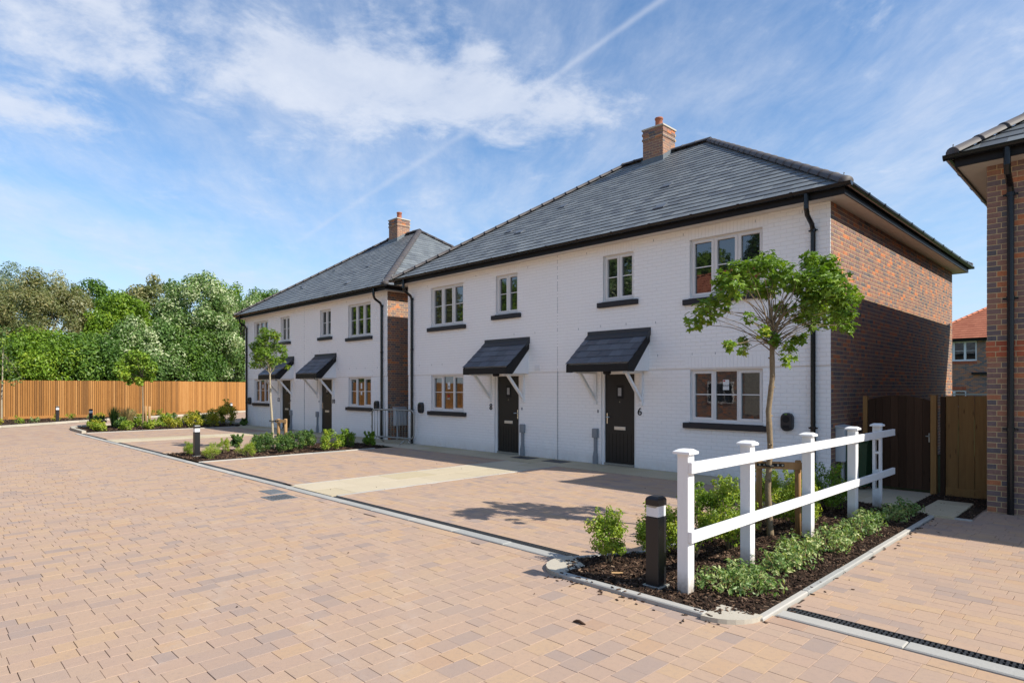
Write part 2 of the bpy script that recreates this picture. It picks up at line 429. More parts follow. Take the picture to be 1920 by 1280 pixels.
leaf_mat('leaf_yellow', [(0.0, (0.150, 0.196, 0.016)), (0.5, (0.300, 0.308, 0.026)), (1.0, (0.570, 0.476, 0.052))])
leaf_mat('leaf_straw', [(0.0, (0.225, 0.182, 0.078)), (1.0, (0.510, 0.378, 0.182))])

# ------------------------------------------------------------------ geometry helpers
def project(p):
    """photo pixel of world points (n,3)"""
    p = np.asarray(p, float)
    d = p[..., 0] * FWD[0] + p[..., 1] * FWD[1]
    l = p[..., 0] * RGT[0] + p[..., 1] * RGT[1]
    dd = np.where(d > 0.2, d, 1e9)
    return PCX + FPX * l / dd, HZY - FPX * (p[..., 2] - CAM_H) / dd, d


def world_loc(o):
    v = Vector((0, 0, 0))
    while o is not None:
        v += o.location
        o = o.parent
    return v


def link(name, me, mat, parent=None, smooth=False):
    o = bpy.data.objects.new(name, me)
    COL.objects.link(o)
    if mat and not me.materials:
        me.materials.append(MATS[mat])
    if parent is not None:
        o.parent = parent
    if smooth:
        me.polygons.foreach_set('use_smooth', [True] * len(me.polygons))
    return o


def tag(o, label=None, cat=None, group=None, kind=None):
    if label:
        o['label'] = label
    if cat:
        o['category'] = cat
    if group:
        o['group'] = group
    if kind:
        o['kind'] = kind
    return o


def thing(name, loc, label, cat, group=None, rz=0.0):
    o = bpy.data.objects.new(name, None)
    o.empty_display_size = 0.2
    COL.objects.link(o)
    o.location = loc
    o.rotation_euler = (0, 0, rz)
    return tag(o, label, cat, group)


def copy_tree(o, parent=None):
    c = o.copy()
    COL.objects.link(c)
    c.parent = parent
    for ch in o.children:
        copy_tree(ch, c)
    return c


class MB:
    def __init__(self):
        self.v, self.f, self.tone = [], [], []

    def add(self, vs, fs, tone=0.5):
        b = len(self.v)
        self.v += [tuple(p) for p in vs]
        self.f += [tuple(b + i for i in f) for f in fs]
        self.tone += [tone] * len(fs)
        return self

    def box(self, x0, x1, y0, y1, z0, z1, tone=0.5):
        vs = [(x0, y0, z0), (x1, y0, z0), (x1, y1, z0), (x0, y1, z0), (x0, y0, z1), (x1, y0, z1), (x1, y1, z1), (x0, y1, z1)]
        return self.add(vs, [(3, 2, 1, 0), (4, 5, 6, 7), (0, 1, 5, 4), (1, 2, 6, 5), (2, 3, 7, 6), (3, 0, 4, 7)], tone)

    def cbox(self, x0, x1, y0, y1, z0, z1, c=0.004, tone=0.5):
        """box with chamfered edges on all twelve sides"""
        vs = []
        for sx in (0, 1):
            for sy in (0, 1):
                for sz in (0, 1):
                    X, Y, Z = (x0, x1)[sx], (y0, y1)[sy], (z0, z1)[sz]
                    ix, iy, iz = (c, -c)[sx], (c, -c)[sy], (c, -c)[sz]
                    vs += [(X, Y + iy, Z + iz), (X + ix, Y, Z + iz), (X + ix, Y + iy, Z)]
        def I(sx, sy, sz, k):
            return (sx * 4 + sy * 2 + sz) * 3 + k
        fs = []
        for s in (0, 1):
            q = [I(s, 0, 0, 0), I(s, 1, 0, 0), I(s, 1, 1, 0), I(s, 0, 1, 0)]
            fs.append(q if s else q[::-1])
            q = [I(0, s, 0, 1), I(0, s, 1, 1), I(1, s, 1, 1), I(1, s, 0, 1)]
            fs.append(q if s else q[::-1])
            q = [I(0, 0, s, 2), I(1, 0, s, 2), I(1, 1, s, 2), I(0, 1, s, 2)]
            fs.append(q if s else q[::-1])
        for a in (0, 1):
            for b in (0, 1):
                q = [I(a, b, 0, 0), I(a, b, 1, 0), I(a, b, 1, 1), I(a, b, 0, 1)]
                fs.append(q if (a ^ b) else q[::-1])
                q = [I(a, 0, b, 0), I(a, 0, b, 2), I(a, 1, b, 2), I(a, 1, b, 0)]
                fs.append(q if (a ^ b) else q[::-1])
                q = [I(0, a, b, 1), I(1, a, b, 1), I(1, a, b, 2), I(0, a, b, 2)]
                fs.append(q if (a ^ b) else q[::-1])
        for sx in (0, 1):
            for sy in (0, 1):
                for sz in (0, 1):
                    fs.append([I(sx, sy, sz, k) for k in ((0, 1, 2) if (sx + sy + sz) % 2 else (2, 1, 0))])
        return self.add(vs, fs, tone)

    def prism(self, pts, ext, tone=0.5):
        """closed polygon pts (3D, planar) extruded by vector ext"""
        n = len(pts)
        e = Vector(ext)
        vs = [Vector(p) for p in pts] + [Vector(p) + e for p in pts]
        nrm = Vector((0, 0, 0))
        for i in range(n):
            nrm += vs[i].cross(vs[(i + 1) % n])
        fs = [tuple(range(n))[::-1], tuple(range(n, 2 * n))] + [(i, (i + 1) % n, n + (i + 1) % n, n + i) for i in range(n)]
        if nrm.dot(e) < 0:
            fs = [f[::-1] for f in fs]
        return self.add(vs, fs, tone)

    def tube(self, pts, rad, n=8, caps=True, tone=0.5):
        pts = [Vector(p) for p in pts]
        if not hasattr(rad, '__len__'):
            rad = [rad] * len(pts)
        vs, fs = [], []
        prev = None
        for i, p in enumerate(pts):
            d = (pts[min(i + 1, len(pts) - 1)] - pts[max(i - 1, 0)]).normalized()
            a = Vector((0, 0, 1)) if abs(d.z) < 0.9 else Vector((1, 0, 0))
            if prev is not None:
                u = (prev - d * prev.dot(d))
                u = u.normalized() if u.length > 1e-5 else d.cross(a).normalized()
            else:
                u = d.cross(a).normalized()
            prev = u
            w = d.cross(u)
            for k in range(n):
                an = 2 * math.pi * k / n
                vs.append(p + (u * math.cos(an) + w * math.sin(an)) * rad[i])
        for i in range(len(pts) - 1):
            for k in range(n):
                fs.append((i * n + k, i * n + (k + 1) % n, (i + 1) * n + (k + 1) % n, (i + 1) * n + k))
        if caps:
            fs.append(tuple(range(n))[::-1])
            fs.append(tuple((len(pts) - 1) * n + k for k in range(n)))
        return self.add(vs, fs, tone)

    def lathe(self, c, prof, n=16, tone=0.5):
        """profile [(r, z)...] turned about the vertical through c"""
        vs, fs = [], []
        for r, z in prof:
            for k in range(n):
                a = 2 * math.pi * k / n
                vs.append((c[0] + r * math.cos(a), c[1] + r * math.sin(a), c[2] + z))
        for i in range(len(prof) - 1):
            for k in range(n):
                fs.append((i * n + k, i * n + (k + 1) % n, (i + 1) * n + (k + 1) % n, (i + 1) * n + k))
        fs.append(tuple(range(n))[::-1])
        fs.append(tuple((len(prof) - 1) * n + k for k in range(n)))
        return self.add(vs, fs, tone)

    def sheet(self, poly, z, tone=0.5):
        return self.add([(x, y, z) for x, y in poly], [tuple(range(len(poly)))], tone)

    def mesh(self, name):
        me = bpy.data.meshes.new(name)
        me.from_pydata(self.v, [], self.f)
        at = me.attributes.new('tone', 'FLOAT', 'FACE')
        at.data.foreach_set('value', np.array(self.tone, np.float32))
        me.update()
        return me

    def build(self, name, mat, parent=None, smooth=False):
        return link(name, self.mesh(name), mat, parent, smooth)


def np_mesh(name, verts, faces, tone=None):
    """verts (n,3), faces (m,k) with constant k"""
    me = bpy.data.meshes.new(name)
    m, k = faces.shape
    me.vertices.add(len(verts))
    me.vertices.foreach_set('co', verts.astype(np.float32).ravel())
    me.loops.add(m * k)
    me.loops.foreach_set('vertex_index', faces.astype(np.int32).ravel())
    me.polygons.add(m)
    me.polygons.foreach_set('loop_start', np.arange(0, m * k, k, dtype=np.int32))
    me.polygons.foreach_set('use_smooth', np.zeros(m, bool))
    me.update(calc_edges=True)
    if tone is not None:
        at = me.attributes.new('tone', 'FLOAT', 'FACE')
        at.data.foreach_set('value', np.asarray(tone, np.float32))
    return me


SLAB_F = np.array([(0, 1, 5, 4), (1, 2, 6, 5), (2, 3, 7, 6), (3, 0, 4, 7), (4, 5, 9, 8), (5, 6, 10, 9), (6, 7, 11, 10), (7, 4, 8, 11), (8, 9, 10, 11)])


def slab_verts(su, sv, dep, ch):
    s = np.array([(-1, -1), (1, -1), (1, 1), (-1, 1)], float) * 0.5
    r = np.zeros((12, 3))
    for i in range(4):
        r[i] = (s[i, 0] * su, s[i, 1] * sv, -dep)
        r[4 + i] = (s[i, 0] * su, s[i, 1] * sv, -ch)
        r[8 + i] = (s[i, 0] * (su - 2 * ch), s[i, 1] * (sv - 2 * ch), 0)
    return r


SLAB_CACHE = {}


def pieces(parent, name, items, mat, cap=300, ch=0.003, off=None, stuff_name=None):
    """items: (centre of outer face, U, V, N, su, sv, depth, tone).  The `cap` that show largest in the
    photograph become objects of their own (child meshes sharing data), the rest one joined part."""
    if not items:
        return
    wl = np.array(off if off is not None else world_loc(parent))
    C = np.array([i[0] for i in items], float)
    U = np.array([i[1] for i in items], float)
    V = np.array([i[2] for i in items], float)
    N = np.array([i[3] for i in items], float)
    S = np.array([i[4:7] for i in items], float)
    T = np.array([i[7] for i in items], float)
    W = C + wl
    ux, uy, d = project(W)
    e1 = np.stack(project(W + U * S[:, :1] * 0.5)[:2], 1) - np.stack((ux, uy), 1)
    e2 = np.stack(project(W + V * S[:, 1:2] * 0.5)[:2], 1) - np.stack((ux, uy), 1)
    area = np.abs(e1[:, 0] * e2[:, 1] - e1[:, 1] * e2[:, 0])
    view = np.array([0, 0, CAM_H]) - W
    ok = (d > 0.3) & (ux > 0) & (ux < 1920) & (uy > 0) & (uy < 1280) & ((view * N).sum(1) > 0)
    area = np.where(ok, area, -1)
    order = np.argsort(-area)
    solo = [i for i in order[:cap] if area[i] > 8]
    rest = np.setdiff1d(np.arange(len(items)), solo)
    for i in solo:
        key = (mat, name, tuple(np.round(S[i], 3)), ch)
        me = SLAB_CACHE.get(key)
        if me is None:
            me = np_mesh(name, slab_verts(*S[i], ch), SLAB_F)
            me.materials.append(MATS[mat])
            SLAB_CACHE[key] = me
        o = bpy.data.objects.new(name, me)
        COL.objects.link(o)
        o.parent = parent
        m = Matrix.Identity(4)
        for r in range(3):
            m[r][0], m[r][1], m[r][2], m[r][3] = U[i][r], V[i][r], N[i][r], C[i][r]
        o.matrix_local = m
        o['tone'] = float(T[i])
    if len(rest):
        su, sv, dp = S[rest, 0], S[rest, 1], S[rest, 2]
        sg = np.array([(-1, -1), (1, -1), (1, 1), (-1, 1)], float) * 0.5
        vs = np.zeros((len(rest), 12, 3))
        for k in range(4):
            a = U[rest] * (sg[k, 0] * su)[:, None] + V[rest] * (sg[k, 1] * sv)[:, None]
            b = U[rest] * (sg[k, 0] * (su - 2 * ch))[:, None] + V[rest] * (sg[k, 1] * (sv - 2 * ch))[:, None]
            vs[:, k] = C[rest] + a - N[rest] * dp[:, None]
            vs[:, 4 + k] = C[rest] + a - N[rest] * ch
            vs[:, 8 + k] = C[rest] + b
        fs = SLAB_F[None] + (np.arange(len(rest)) * 12)[:, None, None]
        me = np_mesh(stuff_name or name + 's', vs.reshape(-1, 3), fs.reshape(-1, 4), np.repeat(T[rest], 9))
        tag(link(stuff_name or name + 's', me, mat, parent), kind='stuff')


def cut(rect, holes, mn=0.02):
    out = [rect]
    for hx0, hx1, hz0, hz1 in holes:
        nx = []
        for (x0, x1, z0, z1) in out:
            if hx1 <= x0 or hx0 >= x1 or hz1 <= z0 or hz0 >= z1:
                nx.append((x0, x1, z0, z1))
                continue
            if hx0 > x0:
                nx.append((x0, hx0, z0, z1))
            if hx1 < x1:
                nx.append((hx1, x1, z0, z1))
            a, b = max(x0, hx0), min(x1, hx1)
            if hz0 > z0:
                nx.append((a, b, z0, hz0))
            if hz1 < z1:
                nx.append((a, b, hz1, z1))
        out = nx
    return [r for r in out if r[1] - r[0] > mn and r[3] - r[2] > mn]


def hole_panel(mb, origin, U, N, w, z0, z1, holes, depth):
    """flat wall sheet with rectangular openings plus their reveals"""
    xs = sorted({0.0, w} | {h for q in holes for h in q[:2]})
    zs = sorted({z0, z1} | {h for q in holes for h in q[2:]})
    o, U, N = Vector(origin), Vector(U), Vector(N)
    for a, b in zip(xs, xs[1:]):
        for c, d in zip(zs, zs[1:]):
            mx, mz = (a + b) / 2, (c + d) / 2
            if any(h[0] < mx < h[1] and h[2] < mz < h[3] for h in holes):
                continue
            mb.add([o + U * a + Vector((0, 0, c)), o + U * b + Vector((0, 0, c)), o + U * b + Vector((0, 0, d)), o + U * a + Vector((0, 0, d))], [(0, 1, 2, 3)])
    for (a, b, c, d) in holes:
        p = [o + U * a + Vector((0, 0, c)), o + U * b + Vector((0, 0, c)), o + U * b + Vector((0, 0, d)), o + U * a + Vector((0, 0, d))]
        q = [k - N * depth for k in p]
        for i in range(4):
            j = (i + 1) % 4
            mb.add([p[j] + N * 0.004, p[i] + N * 0.004, q[i], q[j]], [(0, 1, 2, 3)])


def bricks_for(origin, U, N, w, z0, z1, holes, bond='stretcher', proud=0.004, jit=0.0008, rng=None, tone=None, soldier=()):
    """brick items covering a wall, clipped at the openings"""
    rng = rng or random.Random(3)
    o, Uv, Nv = Vector(origin), Vector(U), Vector(N)
    its = []
    J = 0.010
    z = z0
    row = 0
    hs = list(holes) + list(soldier)
    while z < z1 - 0.02:
        zb = min(z + 0.065, z1)
        if bond == 'stretcher':
            seq = [0.215]
            u = -(0.1125 if row % 2 else 0.0)
        else:
            seq = [0.215, 0.1025]
            u = -0.06 if row % 2 else -0.2225
        k = 0
        while u < w:
            L = seq[k % len(seq)]
            a, b = max(u, 0.0), min(u + L, w)
            if b - a > 0.03:
                for (x0, x1, c, d) in cut((a, b, z, zb), hs):
                    tn = tone(rng) if tone else rng.random()
                    p = o + Uv * ((x0 + x1) / 2) + Vector((0, 0, (c + d) / 2)) + Nv * (proud + rng.uniform(-jit, jit))
                    its.append((p, Uv, (0, 0, 1), Nv, x1 - x0, d - c, proud + 0.006, tn))
            u += L + J
            k += 1
        z += 0.075
        row += 1
    for (a, b, c, d) in soldier:
        n = max(1, round((b - a) / 0.075))
        st = (b - a) / n
        for i in range(n):
            tn = tone(rng) if tone else rng.random()
            p = o + Uv * (a + st * (i + 0.5)) + Vector((0, 0, (c + d) / 2)) + Nv * proud
            its.append((p, Uv, (0, 0, 1), Nv, st - 0.010, d - c - 0.008, proud + 0.006, tn))
    return its


def text_mesh(name, body, size, extrude, mat, parent, loc, rot=(math.pi / 2, 0, 0), align='CENTER'):
    cu = bpy.data.curves.new(name, 'FONT')
    cu.body = body
    cu.size = size
    cu.extrude = extrude
    cu.align_x = align
    cu.align_y = 'CENTER'
    tmp = bpy.data.objects.new(name, cu)
    COL.objects.link(tmp)
    dg = bpy.context.evaluated_depsgraph_get()
    me = bpy.data.meshes.new_from_object(tmp.evaluated_get(dg))
    bpy.data.objects.remove(tmp)
    me.materials.clear()
    me.name = name
    o = link(name, me, mat, parent)
    o.location = loc
    o.rotation_euler = rot
    return o


# ------------------------------------------------------------------ foliage
def leaf_cloud(centers, radii, count, size, rng, up=0.35, aspect=0.55, shell=0.45, tone_bias=None, flatz=1.0, fold=0.25, out=1.0, hang=0.0):
    """leaves (two folded triangles each) spread through clumps; returns verts, faces, tone"""
    C, Rr = np.asarray(centers, float), np.asarray(radii, float)
    wts = Rr ** 2 / (Rr ** 2).sum()
    ci = rng.choice(len(C), count, p=wts)
    d = rng.normal(size=(count, 3))
    d /= np.linalg.norm(d, axis=1)[:, None]
    r = Rr[ci] * (shell + (1.12 - shell) * rng.random(count) ** 0.75)
    p = C[ci] + d * r[:, None] * np.array([1, 1, flatz])
    nrm = d * out + rng.normal(size=(count, 3)) * 0.55 + np.array([0, 0, up])
    nrm /= np.linalg.norm(nrm, axis=1)[:, None]
    t = np.cross(nrm, rng.normal(size=(count, 3)))
    t[:, 2] -= hang
    t -= nrm * (t * nrm).sum(1)[:, None]
    t /= np.linalg.norm(t, axis=1)[:, None] + 1e-9
    b = np.cross(nrm, t)
    L = size * rng.uniform(0.65, 1.3, count)
    w = L * aspect * rng.uniform(0.8, 1.2, count)
    v = np.zeros((count, 4, 3))
    v[:, 0] = p - t * L[:, None] * 0.5
    v[:, 1] = p + b * w[:, None] * 0.5 + nrm * (fold * w)[:, None]
    v[:, 2] = p + t * L[:, None] * 0.5
    v[:, 3] = p - b * w[:, None] * 0.5 + nrm * (fold * w)[:, None]
    f = np.array([(0, 1, 2), (0, 2, 3)])[None] + (np.arange(count) * 4)[:, None, None]
    ctone = rng.random(len(C))
    tone = np.clip(0.55 * rng.random(count) + 0.45 * ctone[ci], 0, 1)
    if tone_bias is not None:
        tone = np.clip(tone + tone_bias, 0, 1)
    return v.reshape(-1, 3), f.reshape(-1, 3), np.repeat(tone, 2)


def clumps(rng, n, rx, ry, rz, cz, rmin, rmax, bottom=-0.8, shape=None):
    """clump centres on and inside a lumpy envelope"""
    cs, rs = [], []
    while len(cs) < n:
        d = rng.normal(size=3)
        d /= np.linalg.norm(d)
        if d[2] < bottom:
            continue
        k = rng.uniform(0.45, 1.0) ** 0.5
        r = rng.uniform(rmin, rmax)
        s = shape(d) if shape else 1.0
        cs.append((d[0] * rx * k * s, d[1] * ry * k * s, cz + d[2] * rz * k * s))
        rs.append(r)
    return cs, rs


def make_tree(name, loc, h, rx, ry, label, mat, seed, leaves=9000, size=0.26, clump=70, crown_bottom=0.12, bark='dark_bark', shape=None, bias=None, aspect=0.55, hang=0.0, up=0.35, group='trees beyond the timber fence', rcl=(0.16, 0.30), trunk_r=0.2):
    rng = np.random.default_rng(seed)
    t = thing(name, loc, label, 'tree', group)
    cz = h * (1 + crown_bottom) / 2
    rz = h * (1 - crown_bottom) / 2
    rm = (rx + ry) / 2
    cs, rs = clumps(rng, clump, rx, ry, rz * 0.9, cz, rcl[0] * rm, rcl[1] * rm, -0.95, shape)
    v, f, tn = leaf_cloud(cs, rs, leaves, size, rng, tone_bias=bias, aspect=aspect, hang=hang, up=up)
    link('crown', np_mesh('crown', v, f, tn), mat, t)
    mb = MB()
    top = cz + rz * 0.3
    pts = [(0, 0, -0.1)]
    for k in range(1, 6):
        pts.append((rng.normal() * 0.12 * k / 3, rng.normal() * 0.12 * k / 3, top * k / 5))
    mb.tube(pts, [trunk_r, trunk_r * 0.85, trunk_r * 0.7, trunk_r * 0.5, trunk_r * 0.35, trunk_r * 0.15], 7)
    for i in rng.choice(len(cs), min(16, len(cs)), replace=False):
        c = Vector(cs[i])
        z0 = max(0.3, min(top * 0.8, c.z * 0.55))
        mb.tube([(0, 0, z0), (c.x * 0.5, c.y * 0.5, (z0 + c.z) / 2 + 0.1), c], [trunk_r * 0.4, trunk_r * 0.25, trunk_r * 0.08], 5, False)
    mb.build('trunk', bark, t, True)
    return t


def make_shrub(name, loc, w, h, label, mat, seed, leaves=700, size=0.035, group=None, cat='shrub', aspect=0.6, clump=14, stem='young_bark', spiky=0.0, flatz=1.0, rz=0.0):
    rng = np.random.default_rng(seed)
    t = thing(name, loc, label, cat, group)
    cs, rs = clumps(rng, clump, w * 0.40, w * 0.40, h * 0.40, h * 0.54, 0.11 * w, 0.20 * w, -0.9, lambda d: 0.8 + 0.35 * rng.random())
    for k in range(int(4 * spiky) + 2):
        a = rng.uniform(0, 6.28)
        q = rng.uniform(0.1, 0.3) * w
        for m in range(3):
            cs.append((math.cos(a) * q * (1 + 0.2 * m), math.sin(a) * q * (1 + 0.2 * m), h * (0.86 + 0.11 * m)))
            rs.append(0.07 * w)
    v, f, tn = leaf_cloud(cs, rs, leaves, size, rng, aspect=aspect, up=0.5, shell=0.3)
    link('foliage', np_mesh('foliage', v, f, tn), mat, t)
    mb = MB()
    for i in rng.choice(len(cs), min(12, len(cs)), replace=False):
        c = cs[i]
        mb.tube([(c[0] * 0.12, c[1] * 0.12, -0.02), (c[0] * 0.55, c[1] * 0.55, c[2] * 0.5), c], [0.006, 0.004, 0.002], 5, False)
    mb.build('stems', stem, t)
    return t


# ================================================================== THE SETTING
def structure(name, mb, mat, smooth=False):
    return tag(mb.build(name, mat, None, smooth), kind='structure')


structure('ground', MB().sheet([(-700, -700), (700, -700), (700, 700), (-700, 700)], -0.06), 'grass_ground')

UX, UY, UZ = (1, 0, 0), (0, 1, 0), (0, 0, 1)
COVERS = [(-10.55, -10.04, 4.36, 4.66), (-9.93, -9.47, 4.14, 4.56)]


def pave(x0, x1, y0, y1, along, row, lens, rng, holes=(), gap=(0.0016, 0.0040), z=0.0):
    its = []
    a0, a1, b0, b1 = (x0, x1, y0, y1) if along == 'Y' else (y0, y1, x0, x1)   # a: across rows, b: along rows
    a = a0
    prev = rng.random()
    while a < a1 - 0.04:
        aw = min(row, a1 - a)
        b = b0 - rng.uniform(0, max(lens))
        while b < b1:
            L = rng.choice(lens)
            p, q = max(b, b0), min(b + L, b1)
            if q - p > 0.035:
                r = (a, a + aw, p, q) if along == 'Y' else (p, q, a, a + aw)
                prev = min(1, max(0, 0.25 * prev + 0.75 * rng.random() ** 0.9))
                for (u0, u1, v0, v1) in cut(r, holes):
                    g1, g2 = gap[0] * rng.uniform(0.5, 1.7), gap[1] * rng.choice((0.25, 0.35, 0.5, 0.8, 1.0, 1.15))
                    gu, gv = (g1, g2) if along == 'Y' else (g2, g1)
                    tx, ty = rng.gauss(0, 0.002), rng.gauss(0, 0.002)
                    n = Vector((tx, ty, 1)).normalized()
                    u = Vector((1, 0, -tx)).normalized()
                    its.append((((u0 + u1) / 2, (v0 + v1) / 2, z + rng.uniform(-0.0012, 0.0008)), u, n.cross(u), n, u1 - u0 - gu, v1 - v0 - gv, 0.014, prev))
            b += L
        a += row
    return its


rg = random.Random(11)
near = (-24.0, 4.0, -2.5, 4.64)
road = structure('road', MB().sheet([(near[0], near[2]), (near[1], near[2]), (near[1], 4.80), (near[0], 4.80)], -0.007), 'joint_sand')
its = pave(near[0], near[1], near[2], near[3], 'Y', 0.162, (0.12, 0.165, 0.165, 0.22, 0.24), rg, COVERS)
its += pave(near[0], near[1], 4.642, 4.795, 'X', 0.153, (0.24, 0.24, 0.26), rg, COVERS + [(-4.1, -2.05, 4.0, 4.9)])
pieces(road, 'paver', its, 'paver', 300, 0.0016, (0, 0, 0), 'paver_field')
mb = MB()
mb.sheet([(-60, -14), (-24.0, -14), (-24.0, 4.80), (-60, 4.80)], -0.002)
mb.sheet([(-24.0, -14), (20, -14), (20, -2.5), (-24.0, -2.5)], -0.002)
mb.sheet([(4.0, -2.5), (20, -2.5), (20, 4.80), (4.0, 4.80)], -0.002)
mb.sheet([(-60, 4.80), (-28.3, 4.80), (-28.3, 30), (-60, 30)], -0.002)
structure('road', mb, 'paver_far')


def driveway(x0, x1, y0, y1, cap=300):
    o = structure('driveway', MB().sheet([(x0, y0), (x1, y0), (x1, y1), (x0, y1)], -0.008), 'joint_sand')
    i = pave(x0, x1, y0, y1, 'X', 0.135, (0.135, 0.17, 0.2, 0.2, 0.235, 0.26), rg)
    pieces(o, 'paver', i, 'paver', cap, 0.0016, (0, 0, 0), 'paver_field')


driveway(-9.17, -2.6, 5.075, 10.44)
driveway(-15.5, -10.75, 5.075, 10.44)
driveway(-2.0, 4.0, 5.075, 11.4)
structure('driveway', MB().sheet([(-28.3, 5.075), (-24.45, 5.075), (-24.45, 10.68), (-28.3, 10.68)], -0.003), 'paver_far')
structure('driveway', MB().sheet([(-22.95, 5.075), (-17.5, 5.075), (-17.5, 10.68), (-22.95, 10.68)], -0.003), 'paver_far')


def slabs(o, x0, x1, y0, y1, nx, L, mat='path_aggregate', name='paving_slab', z=0.004, cap=300):
    i = []
    w = (x1 - x0) / nx
    for k in range(nx):
        y = y0 - (0.5 * L if k % 2 else 0)
        while y < y1 - 0.03:
            a, b = max(y, y0), min(y + L, y1)
            if b - a > 0.04:
                i.append(((x0 + w * (k + 0.5), (a + b) / 2, z + rg.uniform(-0.001, 0.001)), UX, UY, UZ, w - 0.004, b - a - 0.004, 0.02, rg.random()))
            y += L
    pieces(o, name, i, mat, cap, 0.002, (0, 0, 0))


pth = structure('path', MB().sheet([(-10.75, 5.0), (-9.17, 5.0), (-9.17, 10.46), (-10.75, 10.46)], -0.010), 'joint_sand')
slabs(pth, -10.70, -9.22, 5.0, 10.44, 2, 0.9)
ptf = structure('path', MB().sheet([(-17.9, 10.44), (-2.4, 10.44), (-2.4, 12.3), (-17.9, 12.3)], -0.010), 'joint_sand')
slabs(ptf, -17.9, -3.81, 10.46, 11.46, 16, 1.0)
slabs(ptf, -3.80, -2.45, 10.46, 12.2, 2, 0.8)
ptl = structure('path', MB().sheet([(-24.45, 5.0), (-22.95, 5.0), (-22.95, 10.7), (-24.45, 10.7)], -0.010), 'joint_sand')
slabs(ptl, -24.4, -23.0, 5.0, 10.68, 2, 0.9)
pt2 = structure('path', MB().sheet([(-29.9, 10.68), (-17.4, 10.68), (-17.4, 14.7), (-29.9, 14.7)], -0.013), 'joint_sand')
slabs(pt2, -29.8, -17.9, 10.70, 11.72, 14, 1.02)
slabs(ptf, -17.85, -16.2, 11.47, 14.5, 2, 0.9)


def edging(pts, w, z, L, mat, name='kerb', gap=0.005, depth=0.10, cap=300, ch=0.008):
    mb = MB()
    i = []
    for (ax, ay), (bx, by) in zip(pts, pts[1:]):
        d = Vector((bx - ax, by - ay, 0))
        n = max(1, round(d.length / L))
        u = d.normalized()
        v = Vector((-u.y, u.x, 0))
        a, b = Vector((ax, ay, 0)), Vector((bx, by, 0))
        h = v * (w * 0.42)
        mb.add([a - h + Vector((0, 0, z - 0.012)), b - h + Vector((0, 0, z - 0.012)), b + h + Vector((0, 0, z - 0.012)), a + h + Vector((0, 0, z - 0.012))], [(0, 1, 2, 3)])
        st = d.length / n
        for k in range(n):
            c = a + u * (st * (k + 0.5)) + Vector((0, 0, z + rg.uniform(-0.002, 0.002)))
            i.append((c, u, v, UZ, st - gap, w, depth, rg.random()))
    o = structure(name, mb, 'mortar')
    pieces(o, 'kerb_stone', i, mat, cap, ch, (0, 0, 0))
    return o


edging([(-28.4, 4.875), (-4.12, 4.875)], 0.145, 0.012, 0.91, 'kerb_concrete')
edging([(-2.0, 4.875), (4.0, 4.875)], 0.145, 0.012, 0.91, 'kerb_concrete')
edging([(-10.725, 5.08), (-10.725, 10.44)], 0.045, 0.006, 0.9, 'kerb_concrete')
edging([(-9.195, 5.08), (-9.195, 10.44)], 0.045, 0.006, 0.9, 'kerb_concrete')

# grated drains along the kerb
gm = MB()
for y0, y1 in ((0.0, 0.010), (0.058, 0.066), (0.113, 0.123)):
    gm.box(0, 0.498, y0, y1, -0.012, 0.006)
for k in range(16):
    x = 0.006 + k * 0.0315
    gm.box(x, x + 0.0155, 0.009, 0.114, -0.012, 0.0045)
GRATE = gm.mesh('grating')
GRATE.materials.append(MATS['iron'])


def drain(x0, x1, label):
    t = thing('drainage_channel', (x0, 4.951, 0), label, 'drain', 'slotted drains behind the flush kerb')
    MB().box(0, x1 - x0, 0.0, 0.123, -0.0065, -0.0045).build('trough_shade_sheet', 'recess_shade_paint', t)  # flat black sheet, shade of the channel depth painted in
    n = int((x1 - x0) / 0.5)
    for k in range(n):
        o = bpy.data.objects.new('grating', GRATE)
        COL.objects.link(o)
        o.parent = t
        o.location = (k * 0.5 + 0.001, 0, 0)


drain(-1.98, 4.0, 'slotted iron drain beside the white fence bed driveway')
drain(-9.15, -4.15, 'slotted drain running up to the curved corner of the fence bed')
drain(-15.5, -10.76, 'slotted drain between the shrub bed and the pale cross path')
drain(-22.9, -17.95, 'slotted drain beyond the middle shrub bed with the bollard')
drain(-28.2, -24.5, 'slotted drain ending at the buff kerb of the corner bed')

# covers set in the paving
t = thing('inspection_cover', (-10.295, 4.51, 0), 'small rectangular grey metal cover in the paving beside the kerb', 'cover')
MB().cbox(-0.252, 0.252, -0.147, 0.147, -0.02, 0.002, 0.003).build('frame', 'iron_worn', t)
MB().cbox(-0.225, 0.225, -0.12, 0.12, -0.01, 0.005, 0.003).build('lid', 'iron_worn', t)
t = thing('gully_grate', (-9.70, 4.35, 0), 'square gully grate with worn bars set in the paving', 'drain')
MB().box(-0.225, 0.225, -0.205, 0.205, -0.012, -0.004).build('pit', 'recess_shade_paint', t)  # thin black plate painting the shade below the bars
mb = MB()
for a, b, c, d in ((-.228, .228, -.208, -.17), (-.228, .228, .17, .208), (-.228, -.19, -.17, .17), (.19, .228, -.17, .17)):
    mb.box(a, b, c, d, -0.02, 0.004)
mb.build('frame', 'iron_worn', t)
for k in range(7):
    MB().box(-0.19, 0.19, -0.158 + k * 0.048, -0.130 + k * 0.048, -0.01, 0.003).build('bar', 'iron_worn', t)
